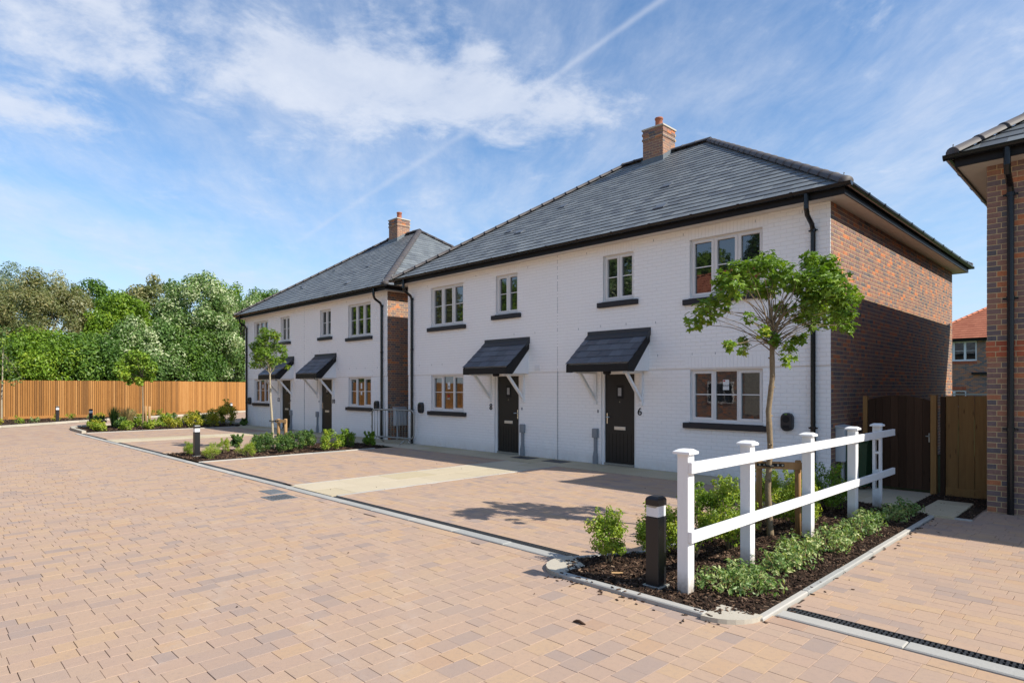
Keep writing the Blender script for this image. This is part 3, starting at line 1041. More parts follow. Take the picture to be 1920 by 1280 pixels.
for x, lb in ((-10.85, 'dark inspection cover in the path straight before the door of number 8'), (-9.79, 'dark inspection cover in the path before the pipe cover of number 6'),
              (-24.55, 'dark cover in the far path, behind the staked pale trunked maple'), (-22.95, 'dark cover in the far path between stakes and door of number 10')):
    yy = 11.12 if x > -17 else 11.37
    t = thing('inspection_cover', (x, yy, 0.004), lb, 'cover')
    MB().cbox(-0.31, 0.31, -0.20, 0.20, -0.015, 0.004, 0.003).build('frame', 'iron', t)
    MB().cbox(-0.27, 0.27, -0.16, 0.16, -0.010, 0.007, 0.003).build('lid', 'iron', t)


# ------------------------------------------------------------------ planting beds
def inside(poly, x, y):
    x, y = np.asarray(x), np.asarray(y)
    c = np.zeros(x.shape, bool)
    n = len(poly)
    for i in range(n):
        (ax, ay), (bx, by) = poly[i], poly[(i + 1) % n]
        s = ((ay > y) != (by > y)) & (x < (bx - ax) * (y - ay) / (by - ay + 1e-12) + ax)
        c ^= s
    return c


def bed(poly, dens, z=0.02, size=(0.018, 0.055)):
    structure('planting_bed', MB().sheet(poly, z).sheet(poly, z - 0.0301), 'soil')
    P = np.array(poly)
    lo, hi = P.min(0), P.max(0)
    n = int(dens * (hi[0] - lo[0]) * (hi[1] - lo[1]))
    x, y = RNG.uniform(lo[0], hi[0], n), RNG.uniform(lo[1], hi[1], n)
    k = inside(poly, x, y)
    x, y = x[k], y[k]
    n = len(x)
    a = RNG.uniform(0, 6.28, n)
    pit = RNG.normal(0, 0.3, n)
    L = RNG.uniform(size[0], size[1], n)
    W = L * RNG.uniform(0.2, 0.5, n)
    Tk = RNG.uniform(0.003, 0.009, n)
    U = np.stack((np.cos(a) * np.cos(pit), np.sin(a) * np.cos(pit), np.sin(pit)), 1)
    N0 = np.stack((RNG.normal(0, 0.35, n), RNG.normal(0, 0.35, n), np.ones(n)), 1)
    N = N0 - U * (N0 * U).sum(1)[:, None]
    N /= np.linalg.norm(N, axis=1)[:, None]
    V = np.cross(N, U)
    C = np.stack((x, y, z + RNG.uniform(0.0, 0.022, n)), 1)
    sg = [(-1, -1, -1), (1, -.7, -1), (1, .8, -1), (-1, 1, -1), (-.9, -.8, 1), (.85, -.6, 1), (.8, .6, 1), (-.8, .9, 1)]
    vs = np.zeros((n, 8, 3))
    for q, (i, j, m) in enumerate(sg):
        vs[:, q] = C + U * (L * i / 2)[:, None] + V * (W * j / 2)[:, None] + N * (Tk * m / 2)[:, None]
    fs = np.array([(4, 5, 6, 7), (0, 1, 5, 4), (1, 2, 6, 5), (2, 3, 7, 6), (3, 0, 4, 7)])[None] + (np.arange(n) * 8)[:, None, None]
    me = np_mesh('bark_mulch', vs.reshape(-1, 3), fs.reshape(-1, 4), np.repeat(RNG.random(n) ** 1.6, 5))
    o = link('bark_mulch', me, 'bark_chip')
    return o


B1 = [(-4.02, 4.72), (-3.80, 4.45), (-2.25, 4.45), (-2.08, 4.60), (-2.08, 9.98), (-2.60, 10.3), (-3.62, 10.40), (-3.62, 5.72), (-4.05, 4.90)]
tag(bed(B1, 1500), 'dark bark mulch spread around the white fence posts', 'mulch', None, 'stuff')
B2 = [(-17.9, 5.02), (-15.52, 5.02), (-15.52, 9.7), (-15.75, 10.3), (-17.2, 10.3), (-17.9, 9.6)]
tag(bed(B2, 420, size=(0.03, 0.08)), 'dark bark mulch under the shrubs beside the driveway of number 8', 'mulch', None, 'stuff')
B3 = [(-32.9, 6.2), (-32.2, 5.45), (-28.45, 5.30), (-28.45, 10.9), (-29.6, 11.4), (-32.9, 11.4)]
tag(bed(B3, 120, size=(0.05, 0.12)), 'bark mulch under the low shrubs in the corner bed by number 12', 'mulch', None, 'stuff')
B4 = [(-31.5, -6), (-33.5, 1), (-34.74, 3.2), (-36.49, 5.33), (-39.76, 9.19), (-41.4, 12.6), (-45.4, 18.0), (-46.2, 17.6), (-42.5, 12.3), (-42.7, -6)]
tag(bed(B4, 40, 0.05, size=(0.05, 0.13)), 'dark bark mulch along the foot of the timber fence', 'mulch', None, 'stuff')
S5 = [(-2.45, 10.05), (-1.62, 10.05), (-1.62, 12.3), (-2.45, 12.3)]
tag(bed(S5, 500, 0.012, size=(0.01, 0.03)), 'dark crumbly soil around the stepping slabs by the gate', 'soil', None, 'stuff')

edging([(-3.86, 4.40), (-2.36, 4.40)], 0.085, 0.035, 0.75, 'kerb_concrete', depth=0.05)
edging([(-2.045, 4.62), (-2.045, 10.0)], 0.06, 0.022, 0.9, 'kerb_concrete', depth=0.05)
edging([(-4.10, 4.90), (-3.66, 5.72), (-3.66, 10.42)], 0.06, 0.028, 0.9, 'kerb_concrete', depth=0.05)
edging([(-1.95, 10.03), (-1.60, 10.03)], 0.06, 0.02, 0.9, 'kerb_concrete', depth=0.05)
edging([(-15.49, 5.02), (-15.49, 9.75)], 0.05, 0.024, 0.9, 'kerb_concrete', depth=0.05)
edging([(-17.93, 5.02), (-17.93, 9.6)], 0.05, 0.024, 0.9, 'kerb_concrete', depth=0.05)
edging([(-28.42, 5.2), (-28.42, 10.8)], 0.05, 0.024, 0.9, 'kerb_concrete', depth=0.05)
edging([(-28.4, 5.10), (-30.6, 5.15), (-31.9, 5.3), (-32.7, 5.75), (-33.05, 6.4), (-33.05, 11.5), (-29.5, 11.55)], 0.14, 0.10, 0.6, 'kerb_buff')
edging([(-31.4, -6), (-33.4, 1), (-34.6, 3.2), (-36.35, 5.33), (-39.6, 9.19), (-41.2, 12.6), (-45.2, 18.0), (-50, 24)], 0.16, 0.11, 0.7, 'kerb_buff')

# quadrant stones at the corners of the fence bed
def quadrant(cx, cy, r, a0, a1, z=0.036):
    mb = MB()
    pts = [(cx, cy, -0.03)]
    for k in range(9):
        a = math.radians(a0 + (a1 - a0) * k / 8)
        pts.append((cx + r * math.cos(a), cy + r * math.sin(a), -0.03))
    mb.prism(pts, (0, 0, z + 0.03))
    structure('kerb_corner', mb, 'kerb_buff')


quadrant(-3.80, 4.73, 0.375, 150, 268)
quadrant(-2.36, 4.65, 0.33, 270, 360)

# stepping slabs
for k, (y0, y1) in enumerate(((9.99, 10.43), (10.45, 10.89), (10.91, 11.35))):
    o = MB().cbox(-2.24, -1.79, y0, y1, -0.02, 0.035, 0.004, 0.4).build('stepping_slab', 'path_aggregate')
    tag(o, 'pale concrete slab set in the soil in front of the gate', 'slab', 'stepping slabs to the gate')


# ================================================================== HOUSES
def hip_tile_mesh():
    mb = MB()
    n = 9
    vs, fs = [], []
    for x, r in ((0.0, 0.128), (0.03, 0.128), (0.031, 0.120), (0.45, 0.112)):
        for k in range(n):
            a = math.pi * k / (n - 1)
            vs.append((x, r * math.cos(a), r * 0.80 * math.sin(a)))
    for i in range(3):
        for k in range(n - 1):
            fs.append((i * n + k, (i + 1) * n + k, (i + 1) * n + k + 1, i * n + k + 1))
    fs.append(tuple(range(n)))
    mb.add(vs, fs)
    me = mb.mesh('hip_tile')
    me.materials.append(MATS['hip_clay'])
    me.polygons.foreach_set('use_smooth', [True] * len(me.polygons))
    return me


HIP = hip_tile_mesh()


def tile_run(parent, name, a, b, nrm, step=0.40, mesh=None):
    a, b, nrm = Vector(a), Vector(b), Vector(nrm).normalized()
    d = b - a
    n = max(1, round(d.length / step))
    u = d.normalized()
    w = nrm.cross(u).normalized()
    nn = u.cross(w)
    for k in range(n):
        p = a + d * (k / n)
        o = bpy.data.objects.new(name, mesh or HIP)
        COL.objects.link(o)
        o.parent = parent
        m = Matrix.Identity(4)
        for r in range(3):
            m[r][0], m[r][1], m[r][2], m[r][3] = u[r], w[r], nn[r], p[r]
        o.matrix_local = m
        o['tone'] = random.random()


def hip_roof(house, x0, x1, y0, y1, z0, tanp, mat='slate', width=0.30, expo=0.235, cap=300, rng=None, piece='slate', tile_mat='hip_clay', thick=0.016):
    rng = rng or random.Random(5)
    run = (y1 - y0) / 2
    cosp = 1 / math.sqrt(1 + tanp * tanp)
    sinp = tanp * cosp
    zr = z0 + run * tanp
    ym = (y0 + y1) / 2
    A, B = (x0 + run, ym, zr), (x1 - run, ym, zr)
    c = [(x0, y0, z0), (x1, y0, z0), (x1, y1, z0), (x0, y1, z0)]
    mb = MB()
    mb.add(c + [A, B], [(0, 1, 5, 4), (1, 2, 5), (2, 3, 4, 5), (3, 0, 4)])
    mb.v = [(x, y, z - 0.02) for x, y, z in mb.v]
    roof = mb.build('roof', 'underlay', house)
    its = []
    slope = run / cosp
    rows = int(math.ceil(slope / expo))
    tilt = math.asin(min(0.5, thick / expo))
    for (o, U, Hd, Lw) in (((x0, y0), (1, 0), (0, 1), x1 - x0), ((x1, y0), (0, 1), (-1, 0), y1 - y0), ((x1, y1), (-1, 0), (0, -1), x1 - x0), ((x0, y1), (0, -1), (1, 0), y1 - y0)):
        Uv = Vector((U[0], U[1], 0))
        Hv = Vector((Hd[0], Hd[1], 0))
        V = (Hv * cosp + Vector((0, 0, sinp))).normalized()
        N = Uv.cross(V).normalized()
        V2 = (V * math.cos(tilt) - N * math.sin(tilt)).normalized()
        N2 = Uv.cross(V2).normalized()
        for j in range(rows):
            t0 = j * expo
            t1 = min(t0 + expo, slope)
            ins = (t0 + t1) / 2 * cosp
            a, b = ins, Lw - ins
            if b - a < 0.05:
                continue
            u = a - rng.uniform(0, 0.02) - (width / 2 if j % 2 else 0)
            u = math.floor(a / width) * width - (width / 2 if j % 2 else 0)
            while u < b:
                p, q = max(u, a), min(u + width, b)
                if q - p > 0.03:
                    ctr = Vector((o[0], o[1], z0)) + Uv * ((p + q) / 2) + V * ((t0 + t1) / 2) + N * (thick * 0.5 + rng.uniform(-0.001, 0.0015))
                    its.append((ctr, Uv, V2, N2, q - p - 0.004, t1 - t0 + 0.004, thick, min(1, max(0, rng.gauss(0.5, 0.23)))))
                u += width
    pieces(roof, piece, its, mat, cap, 0.0015, world_loc(house))
    up = Vector((0, 0, 1))
    for corner, top in ((c[0], A), (c[1], B), (c[2], B), (c[3], A)):
        tile_run(roof, 'hip_tile', Vector(corner) + up * 0.0, Vector(top), up)
    if B[0] - A[0] > 0.3:
        tile_run(roof, 'ridge_tile', Vector(A) + up * 0.02, Vector(B) + up * 0.02, up)
    return roof, A, B


def eaves(house, x0, x1, y0, y1, zs, oh=0.30, ht=0.16):
    """soffit, fascia and half-round gutter round walls x0..x1, y0..y1"""
    mb = MB()
    o = oh
    z = zs
    mb.add([(x0 - o, y0 - o, z), (x1 + o, y0 - o, z), (x1 + o, y1 + o, z), (x0 - o, y1 + o, z), (x0, y0, z), (x1, y0, z), (x1, y1, z), (x0, y1, z)],
           [(4, 5, 1, 0), (5, 6, 2, 1), (6, 7, 3, 2), (7, 4, 0, 3)])
    mb.build('soffit', 'soffit', house)
    a = 0.022
    for nm, q in (('fascia', (x0 - o - a, x1 + o + a, y0 - o - a, y0 - o)), ('fascia', (x0 - o - a, x1 + o + a, y1 + o, y1 + o + a)),
                  ('fascia', (x0 - o - a, x0 - o, y0 - o, y1 + o)), ('fascia', (x1 + o, x1 + o + a, y0 - o, y1 + o))):
        MB().box(q[0], q[1], q[2], q[3], z - 0.012, z + ht).build(nm, 'black_board', house)
    r = 0.066
    gx, gy = o + a + r * 0.9, o + a + r * 0.9
    zt = z + ht - 0.005
    def half(p, q, nrm, rr=r, zz=zt):
        mb = MB()
        p, q, nn = Vector(p), Vector(q), Vector(nrm)
        vs = []
        n = 9
        for e in (p, q):
            for k in range(n):
                an = math.pi * k / (n - 1)
                vs.append(e + nn * (rr * math.cos(an)) + Vector((0, 0, zz - rr * 1.0 * math.sin(an) - 0.0)))
        fs = [(k, k + 1, n + k + 1, n + k) for k in range(n - 1)] + [tuple(range(n)), tuple(range(n, 2 * n))[::-1], (0, n, 2 * n - 1, n - 1)]
        mb.add(vs, fs)
        return mb
    for p, q, nn in (((x0 - gx - r, y0 - gy, 0), (x1 + gx + r, y0 - gy, 0), (0, 1, 0)), ((x0 - gx - r, y1 + gy, 0), (x1 + gx + r, y1 + gy, 0), (0, 1, 0)),
                     ((x0 - gx, y0 - gy, 0), (x0 - gx, y1 + gy, 0), (1, 0, 0)), ((x1 + gx, y0 - gy, 0), (x1 + gx, y1 + gy, 0), (1, 0, 0))):
        g = half(p, q, nn)
        P, Q = Vector(p), Vector(q)
        L = (Q - P).length
        u = (Q - P).normalized()
        n = int(L / 0.92)
        ob = g.build('gutter', 'black_plastic', house)
        bm_ = half(u * -0.022, u * 0.022, nn, r + 0.010, zt + 0.008).mesh('gutter_bracket')
        for k in range(1, n):
            link('gutter_bracket', bm_, 'black_plastic', ob).location = P + u * (L * k / n)


def window(house, cx, w, z0, z1, n, sill_ext=0.13, openers=None, y=0.055, frame='upvc', sill=True, face=0.0):
    x0, x1 = cx - w / 2, cx + w / 2
    b = 0.042
    mb = MB()
    mb.box(x0, x1, y, y + 0.07, z0, z0 + b).box(x0, x1, y, y + 0.07, z1 - b, z1)
    mb.box(x0, x0 + b, y, y + 0.07, z0 + b, z1 - b).box(x1 - b, x1, y, y + 0.07, z0 + b, z1 - b)
    iw = (w - 2 * b - (n - 1) * 0.05) / n
    xs = []
    for k in range(n):
        a = x0 + b + k * (iw + 0.05)
        xs.append((a, a + iw))
        if k < n - 1:
            mb.box(a + iw, a + iw + 0.05, y + 0.002, y + 0.07, z0 + b, z1 - b)
    mb.box(x0 - 0.02, x1 + 0.02, face - 0.012, y + 0.03, z0 - 0.028, z0 + 0.001)     # projecting plastic sub-sill
    wd = mb.build('window', frame, house)
    openers = openers if openers is not None else list(range(n))
    zm = (z0 + z1) / 2 + 0.02
    for k, (a, c) in enumerate(xs):
        g = 0.012
        if k in openers:
            s = 0.048
            m2 = MB()
            q0, q1, r0, r1 = a - 0.012, c + 0.012, z0 + b - 0.012, z1 - b + 0.012
            yy = y - 0.012
            m2.box(q0, q1, yy, yy + 0.05, r0, r0 + s).box(q0, q1, yy, yy + 0.05, r1 - s, r1)
            m2.box(q0, q0 + s, yy, yy + 0.05, r0 + s, r1 - s).box(q1 - s, q1, yy, yy + 0.05, r0 + s, r1 - s)
            if iw > 0.3:
                m2.box(a + iw * 0.18, c - iw * 0.18, yy - 0.008, yy + 0.01, r1 - 0.034, r1 - 0.016)
            m2.build('sash', frame, wd)
            pa, pb, pc, pd = q0 + s, q1 - s, r0 + s, r1 - s
        else:
            pa, pb, pc, pd = a, c, z0 + b, z1 - b
        MB().box(pa - 0.002, pb + 0.002, y + 0.034, y + 0.05, pc - 0.002, pd + 0.002).build('pane', 'glass', wd)
        MB().box(pa, pb, y + 0.022, y + 0.038, zm - 0.009, zm + 0.009).build('glazing_bar', 'white_gloss', wd)
    if sill:
        m3 = MB().cbox(x0 - sill_ext, x1 + sill_ext, face - 0.075, face + 0.03, z0 - 0.148, z0 - 0.036, 0.006)
        m3.build('sill', 'black_sill', wd)
        MB().cbox(x0 - 0.01, x1 + 0.01, face - 0.045, face + 0.05, z0 - 0.040, z0 - 0.026, 0.004).build('sill_capping', 'black_sill', wd)
    return wd, xs


def rounded(w, h, n=5, r=0.45):
    """superellipse-like outline, w x h, centred"""
    pts = []
    R = min(w, h) * r
    for cx, cy, a0 in ((w / 2 - R, h / 2 - R, 0), (-w / 2 + R, h / 2 - R, 90), (-w / 2 + R, -h / 2 + R, 180), (w / 2 - R, -h / 2 + R, 270)):
        for k in range(n + 1):
            a = math.radians(a0 + 90 * k / n)
            pts.append((cx + R * math.cos(a), cy + R * math.sin(a)))
    return pts


def charger(house, x, z):
    mb = MB()
    lay = [(0.0, 1.0), (-0.085, 1.0), (-0.105, 0.93), (-0.112, 0.82)]
    pts = rounded(0.21, 0.33)
    n = len(pts)
    vs, fs = [], []
    for y, s in lay:
        for px, pz in pts:
            vs.append((x + px * s, y, z + pz * s))
    for i in range(len(lay) - 1):
        for k in range(n):
            fs.append((i * n + k, i * n + (k + 1) % n, (i + 1) * n + (k + 1) % n, (i + 1) * n + k))
    fs.append(tuple((len(lay) - 1) * n + k for k in range(n)))
    mb.add(vs, fs)
    c = mb.build('car_charger', 'charger_black', house)
    rp = [(x + 0.062 * math.cos(a * math.pi / 8), -0.110, z + 0.05 + 0.062 * math.sin(a * math.pi / 8)) for a in range(16)]
    MB().prism(rp, (0, -0.010, 0)).build('socket', 'rubber', c)
    MB().cbox(x - 0.06, x + 0.06, -0.120, -0.108, z - 0.115, z - 0.055, 0.004).build('holster', 'rubber', c)
    MB().cbox(x - 0.022, x + 0.022, -0.116, -0.105, z + 0.135, z + 0.145, 0.002).build('status_light', 'led_green', c)


def house_pair(loc, hw, s, nums, label, seed, caps=(170, 130, 300)):
    D = 9.53
    zt = 4.95
    h = thing('semi_detached_house', loc, label, 'house', 'pairs of white painted houses')
    rng = random.Random(seed)
    dc, sw, lw = 1.78 * s, 0.82, 1.49
    lc = 4.29 * s
    holes_lo, holes_up, sold = [], [], []
    for sg in (-1, 1):
        c = hw + sg * dc
        holes_lo.append((c - 0.47, c + 0.47, 0.0, 2.105))
        holes_up.append((c - sw / 2, c + sw / 2, 3.70, 4.72))
        c = hw + sg * lc
        holes_lo.append((c - lw / 2, c + lw / 2, 1.075, 2.105))
        sold.append((c - lw / 2 - 0.11, c + lw / 2 + 0.11, 2.135, 2.36))
        holes_up.append((c - lw / 2, c + lw / 2, 3.56, 4.72))
    for q in holes_up:
        sold.append((q[0] - 0.1, q[1] + 0.1, 4.725, 4.94))
    mb = MB()
    hole_panel(mb, (-hw, 0, 0), (1, 0, 0), (0, -1, 0), 2 * hw, 0.0, 2.13, holes_lo, 0.10)
    hole_panel(mb, (-hw, -0.012, 0), (1, 0, 0), (0, -1, 0), 2 * hw, 2.13, zt + 0.1, holes_up, 0.112)
    mb.add([(-hw, 0.0, 2.13), (hw, 0.0, 2.13), (hw, -0.015, 2.13), (-hw, -0.015, 2.13)], [(0, 1, 2, 3)])
    fw = mb.build('front_wall', 'white_paint_joint_shade', h)
    cut_lo = [(a, b, c, d) for a, b, c, d in holes_lo]
    it = bricks_for((-hw, 0, 0), (1, 0, 0), (0, -1, 0), 2 * hw, 0.005, 2.10, cut_lo, 'stretcher', 0.006, 0.0022, rng)
    it += bricks_for((-hw, -0.012, 0), (1, 0, 0), (0, -1, 0), 2 * hw, 2.135, zt, holes_up, 'stretcher', 0.006, 0.0022, rng, None, sold)
    pieces(fw, 'brick', it, 'white_paint_brick', caps[0], 0.003, world_loc(h))
    # brick gable side
    mb = MB()
    mb.add([(hw, 0.0, 0), (hw, D, 0), (hw, D, zt), (hw, 0.0, zt)], [(0, 1, 2, 3)])
    sw_ = mb.build('side_wall', 'mortar', h)
    tn = lambda r: min(1, max(0, r.gauss(0.43, 0.19))) if r.random() > 0.10 else r.uniform(0.85, 1.0)
    it = bricks_for((hw, 0.0, 0), (0, 1, 0), (1, 0, 0), D, 0.005, zt, (), 'flemish', 0.004, 0.0012, rng, tn)
    pieces(sw_, 'brick', it, 'brick_red', caps[1], 0.002, world_loc(h))
    MB().add([(-hw, D, 0), (-hw, 0, 0), (-hw, 0, zt), (-hw, D, zt)], [(0, 1, 2, 3)]).add([(hw, D, 0), (-hw, D, 0), (-hw, D, zt), (hw, D, zt)], [(0, 1, 2, 3)]).build('rear_wall', 'brick_far', h)
    MB().box(-0.004, 0.004, -0.018, 0.0, 0.0, zt).build('movement_joint', 'grey_plastic', h)
    mb = MB()
    for x, z in ((-5.2, 4.80), (-3.0, 4.83), (-1.0, 4.80), (0.9, 4.86), (2.7, 4.86), (3.4, 4.86), (4.9, 4.85), (5.75, 4.86), (-5.0, 2.42), (-4.5, 2.42), (-0.75, 3.12), (0.65, 3.12), (-1.5, 3.13),
                 (2.75, 3.12), (2.0, 3.14), (1.3, 3.14), (3.6, 2.42), (4.1, 2.42), (4.7, 2.42), (5.5, 2.42), (2.8, 2.42), (-3.3, 2.42), (-5.6, 2.42)):
        MB().box(x * s - 0.004, x * s + 0.004, -0.021, -0.01, z - 0.025, z + 0.025).build('weep_vent', 'grey_plastic', h)
    eaves(h, -hw, hw, 0.0, D, zt)
    e = 0.345
    roof, A, B = hip_roof(h, -hw - e, hw + e, -e, D + e, zt + 0.17, 0.687, cap=caps[2], rng=rng)
    # low roof vents
    tanp, cp = 0.687, 1 / math.sqrt(1 + 0.687 ** 2)
    for x, t in ((-1.9, 3.3), (-3.1, 2.1), (-2.4, 1.75), (1.9, 2.6), (2.55, 1.0)):
        y, z = -e + t * cp, zt + 0.17 + t * cp * tanp
        o = MB().prism([(-0.13, -0.10, 0.006), (0.13, -0.10, 0.006), (0.13, -0.09, 0.030), (-0.13, -0.09, 0.030)], (0, 0.2, -0.004)).build('roof_vent', 'slate_dark', roof)
        o.location = (x * s, y, z + 0.01)
        o.rotation_euler = (math.atan(tanp), 0, 0)
    for sg in (-1, 1):
        o = MB().tube([(0, 0, 0), (0.0, -0.06, 0.05), (0, -0.05, 0.10), (0, -0.02, 0.10)], 0.008, 5).build('hip_iron', 'galvanised', roof)
        o.location = (sg * (hw + e - 0.02), -e + 0.02, zt + 0.22)
    # chimney
    cx0, cx1, cy0, cy1, cb, ct = -0.40, 0.27, 4.25, 4.91, 7.9, 9.28
    ch = MB().box(cx0, cx1, cy0, cy1, cb, ct).build('chimney', 'mortar', h)
    it = []
    for o, U, N, w in (((cx0, cy0, 0), (1, 0, 0), (0, -1, 0), cx1 - cx0), ((cx1, cy0, 0), (0, 1, 0), (1, 0, 0), cy1 - cy0), ((cx1, cy1, 0), (-1, 0, 0), (0, 1, 0), cx1 - cx0), ((cx0, cy1, 0), (0, -1, 0), (-1, 0, 0), cy1 - cy0)):
        tnc = lambda r: min(1, max(0, r.gauss(0.52, 0.14)))
        it += bricks_for(o, U, N, w, 8.005, 8.98, (), 'stretcher', 0.004, 0.0008, rng, tnc)
        o2 = Vector(o) + Vector(N) * 0.022 - Vector(U) * 0.022
        it += bricks_for(o2, U, N, w + 0.044, 8.98, 9.03, (), 'stretcher', 0.004, 0.0008, rng, tn)
        it += bricks_for(o, U, N, w, 9.055, 9.12, (), 'stretcher', 0.008, 0.0008, rng, tn)
        it += bricks_for(o2, U, N, w + 0.044, 9.13, 9.20, (), 'stretcher', 0.004, 0.0008, rng, tn)
        it += bricks_for(o, U, N, w, 9.205, 9.27, (), 'stretcher', 0.008, 0.0008, rng, tn)
    mb = MB()
    mb.box(cx0 - .02, cx1 + .02, cy0 - .02, cy1 + .02, 8.975, 9.045).box(cx0 - .02, cx1 + .02, cy0 - .02, cy1 + .02, 9.125, 9.195)
    mb.build('corbel', 'mortar', ch)
    pieces(ch, 'brick', it, 'brick_red', 60, 0.002, world_loc(h))
    MB().cbox(cx0 - .035, cx1 + .035, cy0 - .035, cy1 + .035, ct, ct + 0.05, 0.006).build('cap', 'concrete_cap', ch)
    MB().lathe(((cx0 + cx1) / 2, (cy0 + cy1) / 2, ct + 0.04), [(0.125, 0), (0.125, 0.03), (0.11, 0.05), (0.105, 0.30), (0.12, 0.31), (0.125, 0.34), (0.115, 0.36), (0.085, 0.36), (0.08, 0.2)], 18).build('pot', 'terracotta', ch, True)
    mb = MB()
    mb.box(cx0 - .03, cx1 + .03, cy0 - 0.03, cy0 + 0.02, 8.10, 8.42)
    zf = lambda y: zt + 0.17 + (y + e) * 0.687
    for xx in (cx0 - 0.025, cx1):
        mb.prism([(xx, cy0 - 0.02, zf(cy0) - 0.1), (xx, cy1, zf(cy0) + 0.35), (xx, cy1 - 0.1, zf(cy0) + 0.5), (xx, cy0 - 0.02, zf(cy0) + 0.15)], (0.025, 0, 0))
    mb.prism([(cx0 - 0.25, cy0 - 0.25, zf(cy0 - 0.25) + 0.016), (cx1 + 0.20, cy0 - 0.25, zf(cy0 - 0.25) + 0.016), (cx1 + 0.06, cy0, zf(cy0) + 0.016), (cx0 - 0.06, cy0, zf(cy0) + 0.016)], (0, 0, 0.006))
    mb.build('flashing', 'lead', ch)
    # openings
    for sg in (-1, 1):
        wn, xs = window(h, sg * lc, lw, 3.56, 4.72, 3, face=-0.012)
        window(h, sg * dc, sw, 3.70, 4.72, 2, face=-0.012)
        wl, xl = window(h, sg * lc, lw, 1.075, 2.105, 3, openers=[0, 2])
        c = sg * dc
        # door
        dr = MB().box(c - 0.405, c + 0.405, 0.062, 0.105, 0.055, 2.045).build('door', 'door_black', h)
        mb = MB()
        mb.box(c - 0.47, c - 0.405, 0.03, 0.11, 0.0, 2.105).box(c + 0.405, c + 0.47, 0.03, 0.11, 0.0, 2.105).box(c - 0.405, c + 0.405, 0.03, 0.11, 2.045, 2.105)
        mb.build('frame', 'white_gloss', dr)
        MB().box(c - 0.405, c + 0.405, 0.015, 0.11, 0.01, 0.05).build('threshold', 'galvanised', dr)
        MB().box(c - 0.085, c + 0.085, 0.050, 0.064, 1.50, 1.80).build('viewer_frame', 'black_board', dr)
        MB().box(c - 0.045, c + 0.045, 0.046, 0.062, 1.56, 1.74).build('pane', 'obscure_glass', dr)
        MB().lathe((0, 0, 0), [(0.012, 0), (0.012, 0.012)], 10).build('spyhole', 'chrome', dr).location = (c, 0.055, 1.42)
        MB().cbox(c - 0.15, c + 0.15, 0.048, 0.064, 0.80, 0.875, 0.004).box(c - 0.12, c + 0.12, 0.045, 0.05, 0.825, 0.852).build('letterbox', 'letterbox_metal', dr)
        hx = c - sg * 0.345
        MB().cbox(hx - 0.015, hx + 0.015, 0.048, 0.064, 0.93, 1.17, 0.004).tube([(hx, 0.05, 1.08), (hx, 0.01, 1.08), (hx + sg * 0.10, 0.01, 1.08)], 0.009, 8).build('handle', 'chrome', dr)
        for k in range(7):
            gx = c - 0.30 + 0.10 * k
            MB().box(gx - 0.003, gx + 0.003, 0.0605, 0.063, 0.10, 0.72).build('groove_shade_strip', 'recess_shade_paint', dr)  # raised black strip, shade of a groove put into its colour
        # canopy
        hwid, pr = 0.80, 0.78
        za, zb = 2.93, 2.265
        ta = math.atan2(za - zb, pr)
        x0, x1 = c - hwid, c + hwid
        cn = MB()
        cn.add([(x0, 0.0, za - 0.02), (x1, 0.0, za - 0.02), (x1, -pr, zb - 0.02), (x0, -pr, zb - 0.02), (x0, 0.0, 2.10), (x1, 0.0, 2.10), (x1, -pr, 2.10), (x0, -pr, 2.10)],
               [(0, 3, 2, 1), (4, 5, 6, 7), (0, 4, 7, 3), (1, 2, 6, 5)])
        cnp = cn.build('canopy', 'white_gloss', h)
        MB().box(x0 - 0.02, x1 + 0.02, -pr - 0.025, -pr + 0.001, 2.085, zb - 0.02).build('fascia', 'black_board', cnp)
        for xx, nm in ((x0 - 0.032, 'barge_board'), (x1 + 0.002, 'barge_board')):
            MB().prism([(xx, -0.02, za - 0.005), (xx, -pr - 0.03, zb - 0.02), (xx, -pr - 0.03, 2.08), (xx, -pr + 0.16, 2.08), (xx, -0.02, za - 0.205)], (0.03, 0, 0)).build(nm, 'black_board', cnp)
        it = []
        V = Vector((0, math.cos(ta), math.sin(ta)))
        sl = pr / math.cos(ta) * 0.86
        ex = sl / 4
        tl = math.asin(0.012 / ex)
        N = Vector((1, 0, 0)).cross(V)
        V2 = V * math.cos(tl) - N * math.sin(tl)
        N2 = Vector((1, 0, 0)).cross(V2)
        for j in range(4):
            u = x0 - 0.04 - (0.15 if j % 2 else 0)
            while u < x1 + 0.04:
                p, q = max(u, x0 - 0.04), min(u + 0.30, x1 + 0.04)
                if q - p > 0.03:
                    it.append((Vector(((p + q) / 2, -pr - 0.035, zb)) + V * (ex * (j + 0.5)) + N * 0.012, Vector((1, 0, 0)), V2, N2, q - p - 0.004, ex + 0.004, 0.012, rng.random()))
                u += 0.30
        pieces(cnp, 'slate', it, 'slate_dark', 60, 0.0015, world_loc(h))
        t0 = Vector((0, -pr - 0.035, zb)) + V * (sl - 0.02) + N * 0.02
        mb = MB()
        mb.add([(x0 - 0.04, t0.y, t0.z), (x1 + 0.04, t0.y, t0.z), (x1 + 0.05, -0.030, za + 0.02), (x0 - 0.05, -0.030, za + 0.02), (x1 + 0.05, -0.027, za + 0.10), (x0 - 0.05, -0.027, za + 0.10)], [(0, 1, 2, 3), (3, 2, 4, 5)])
        mb.prism([(x1 + 0.045, t0.y, t0.z), (x1 + 0.05, -0.018, za + 0.10), (x1 + 0.05, -0.018, za - 0.06), (x1 + 0.045, t0.y + 0.02, t0.z - 0.08)], (0.004, 0, 0))
        mb.build('flashing', 'lead_dark', cnp)
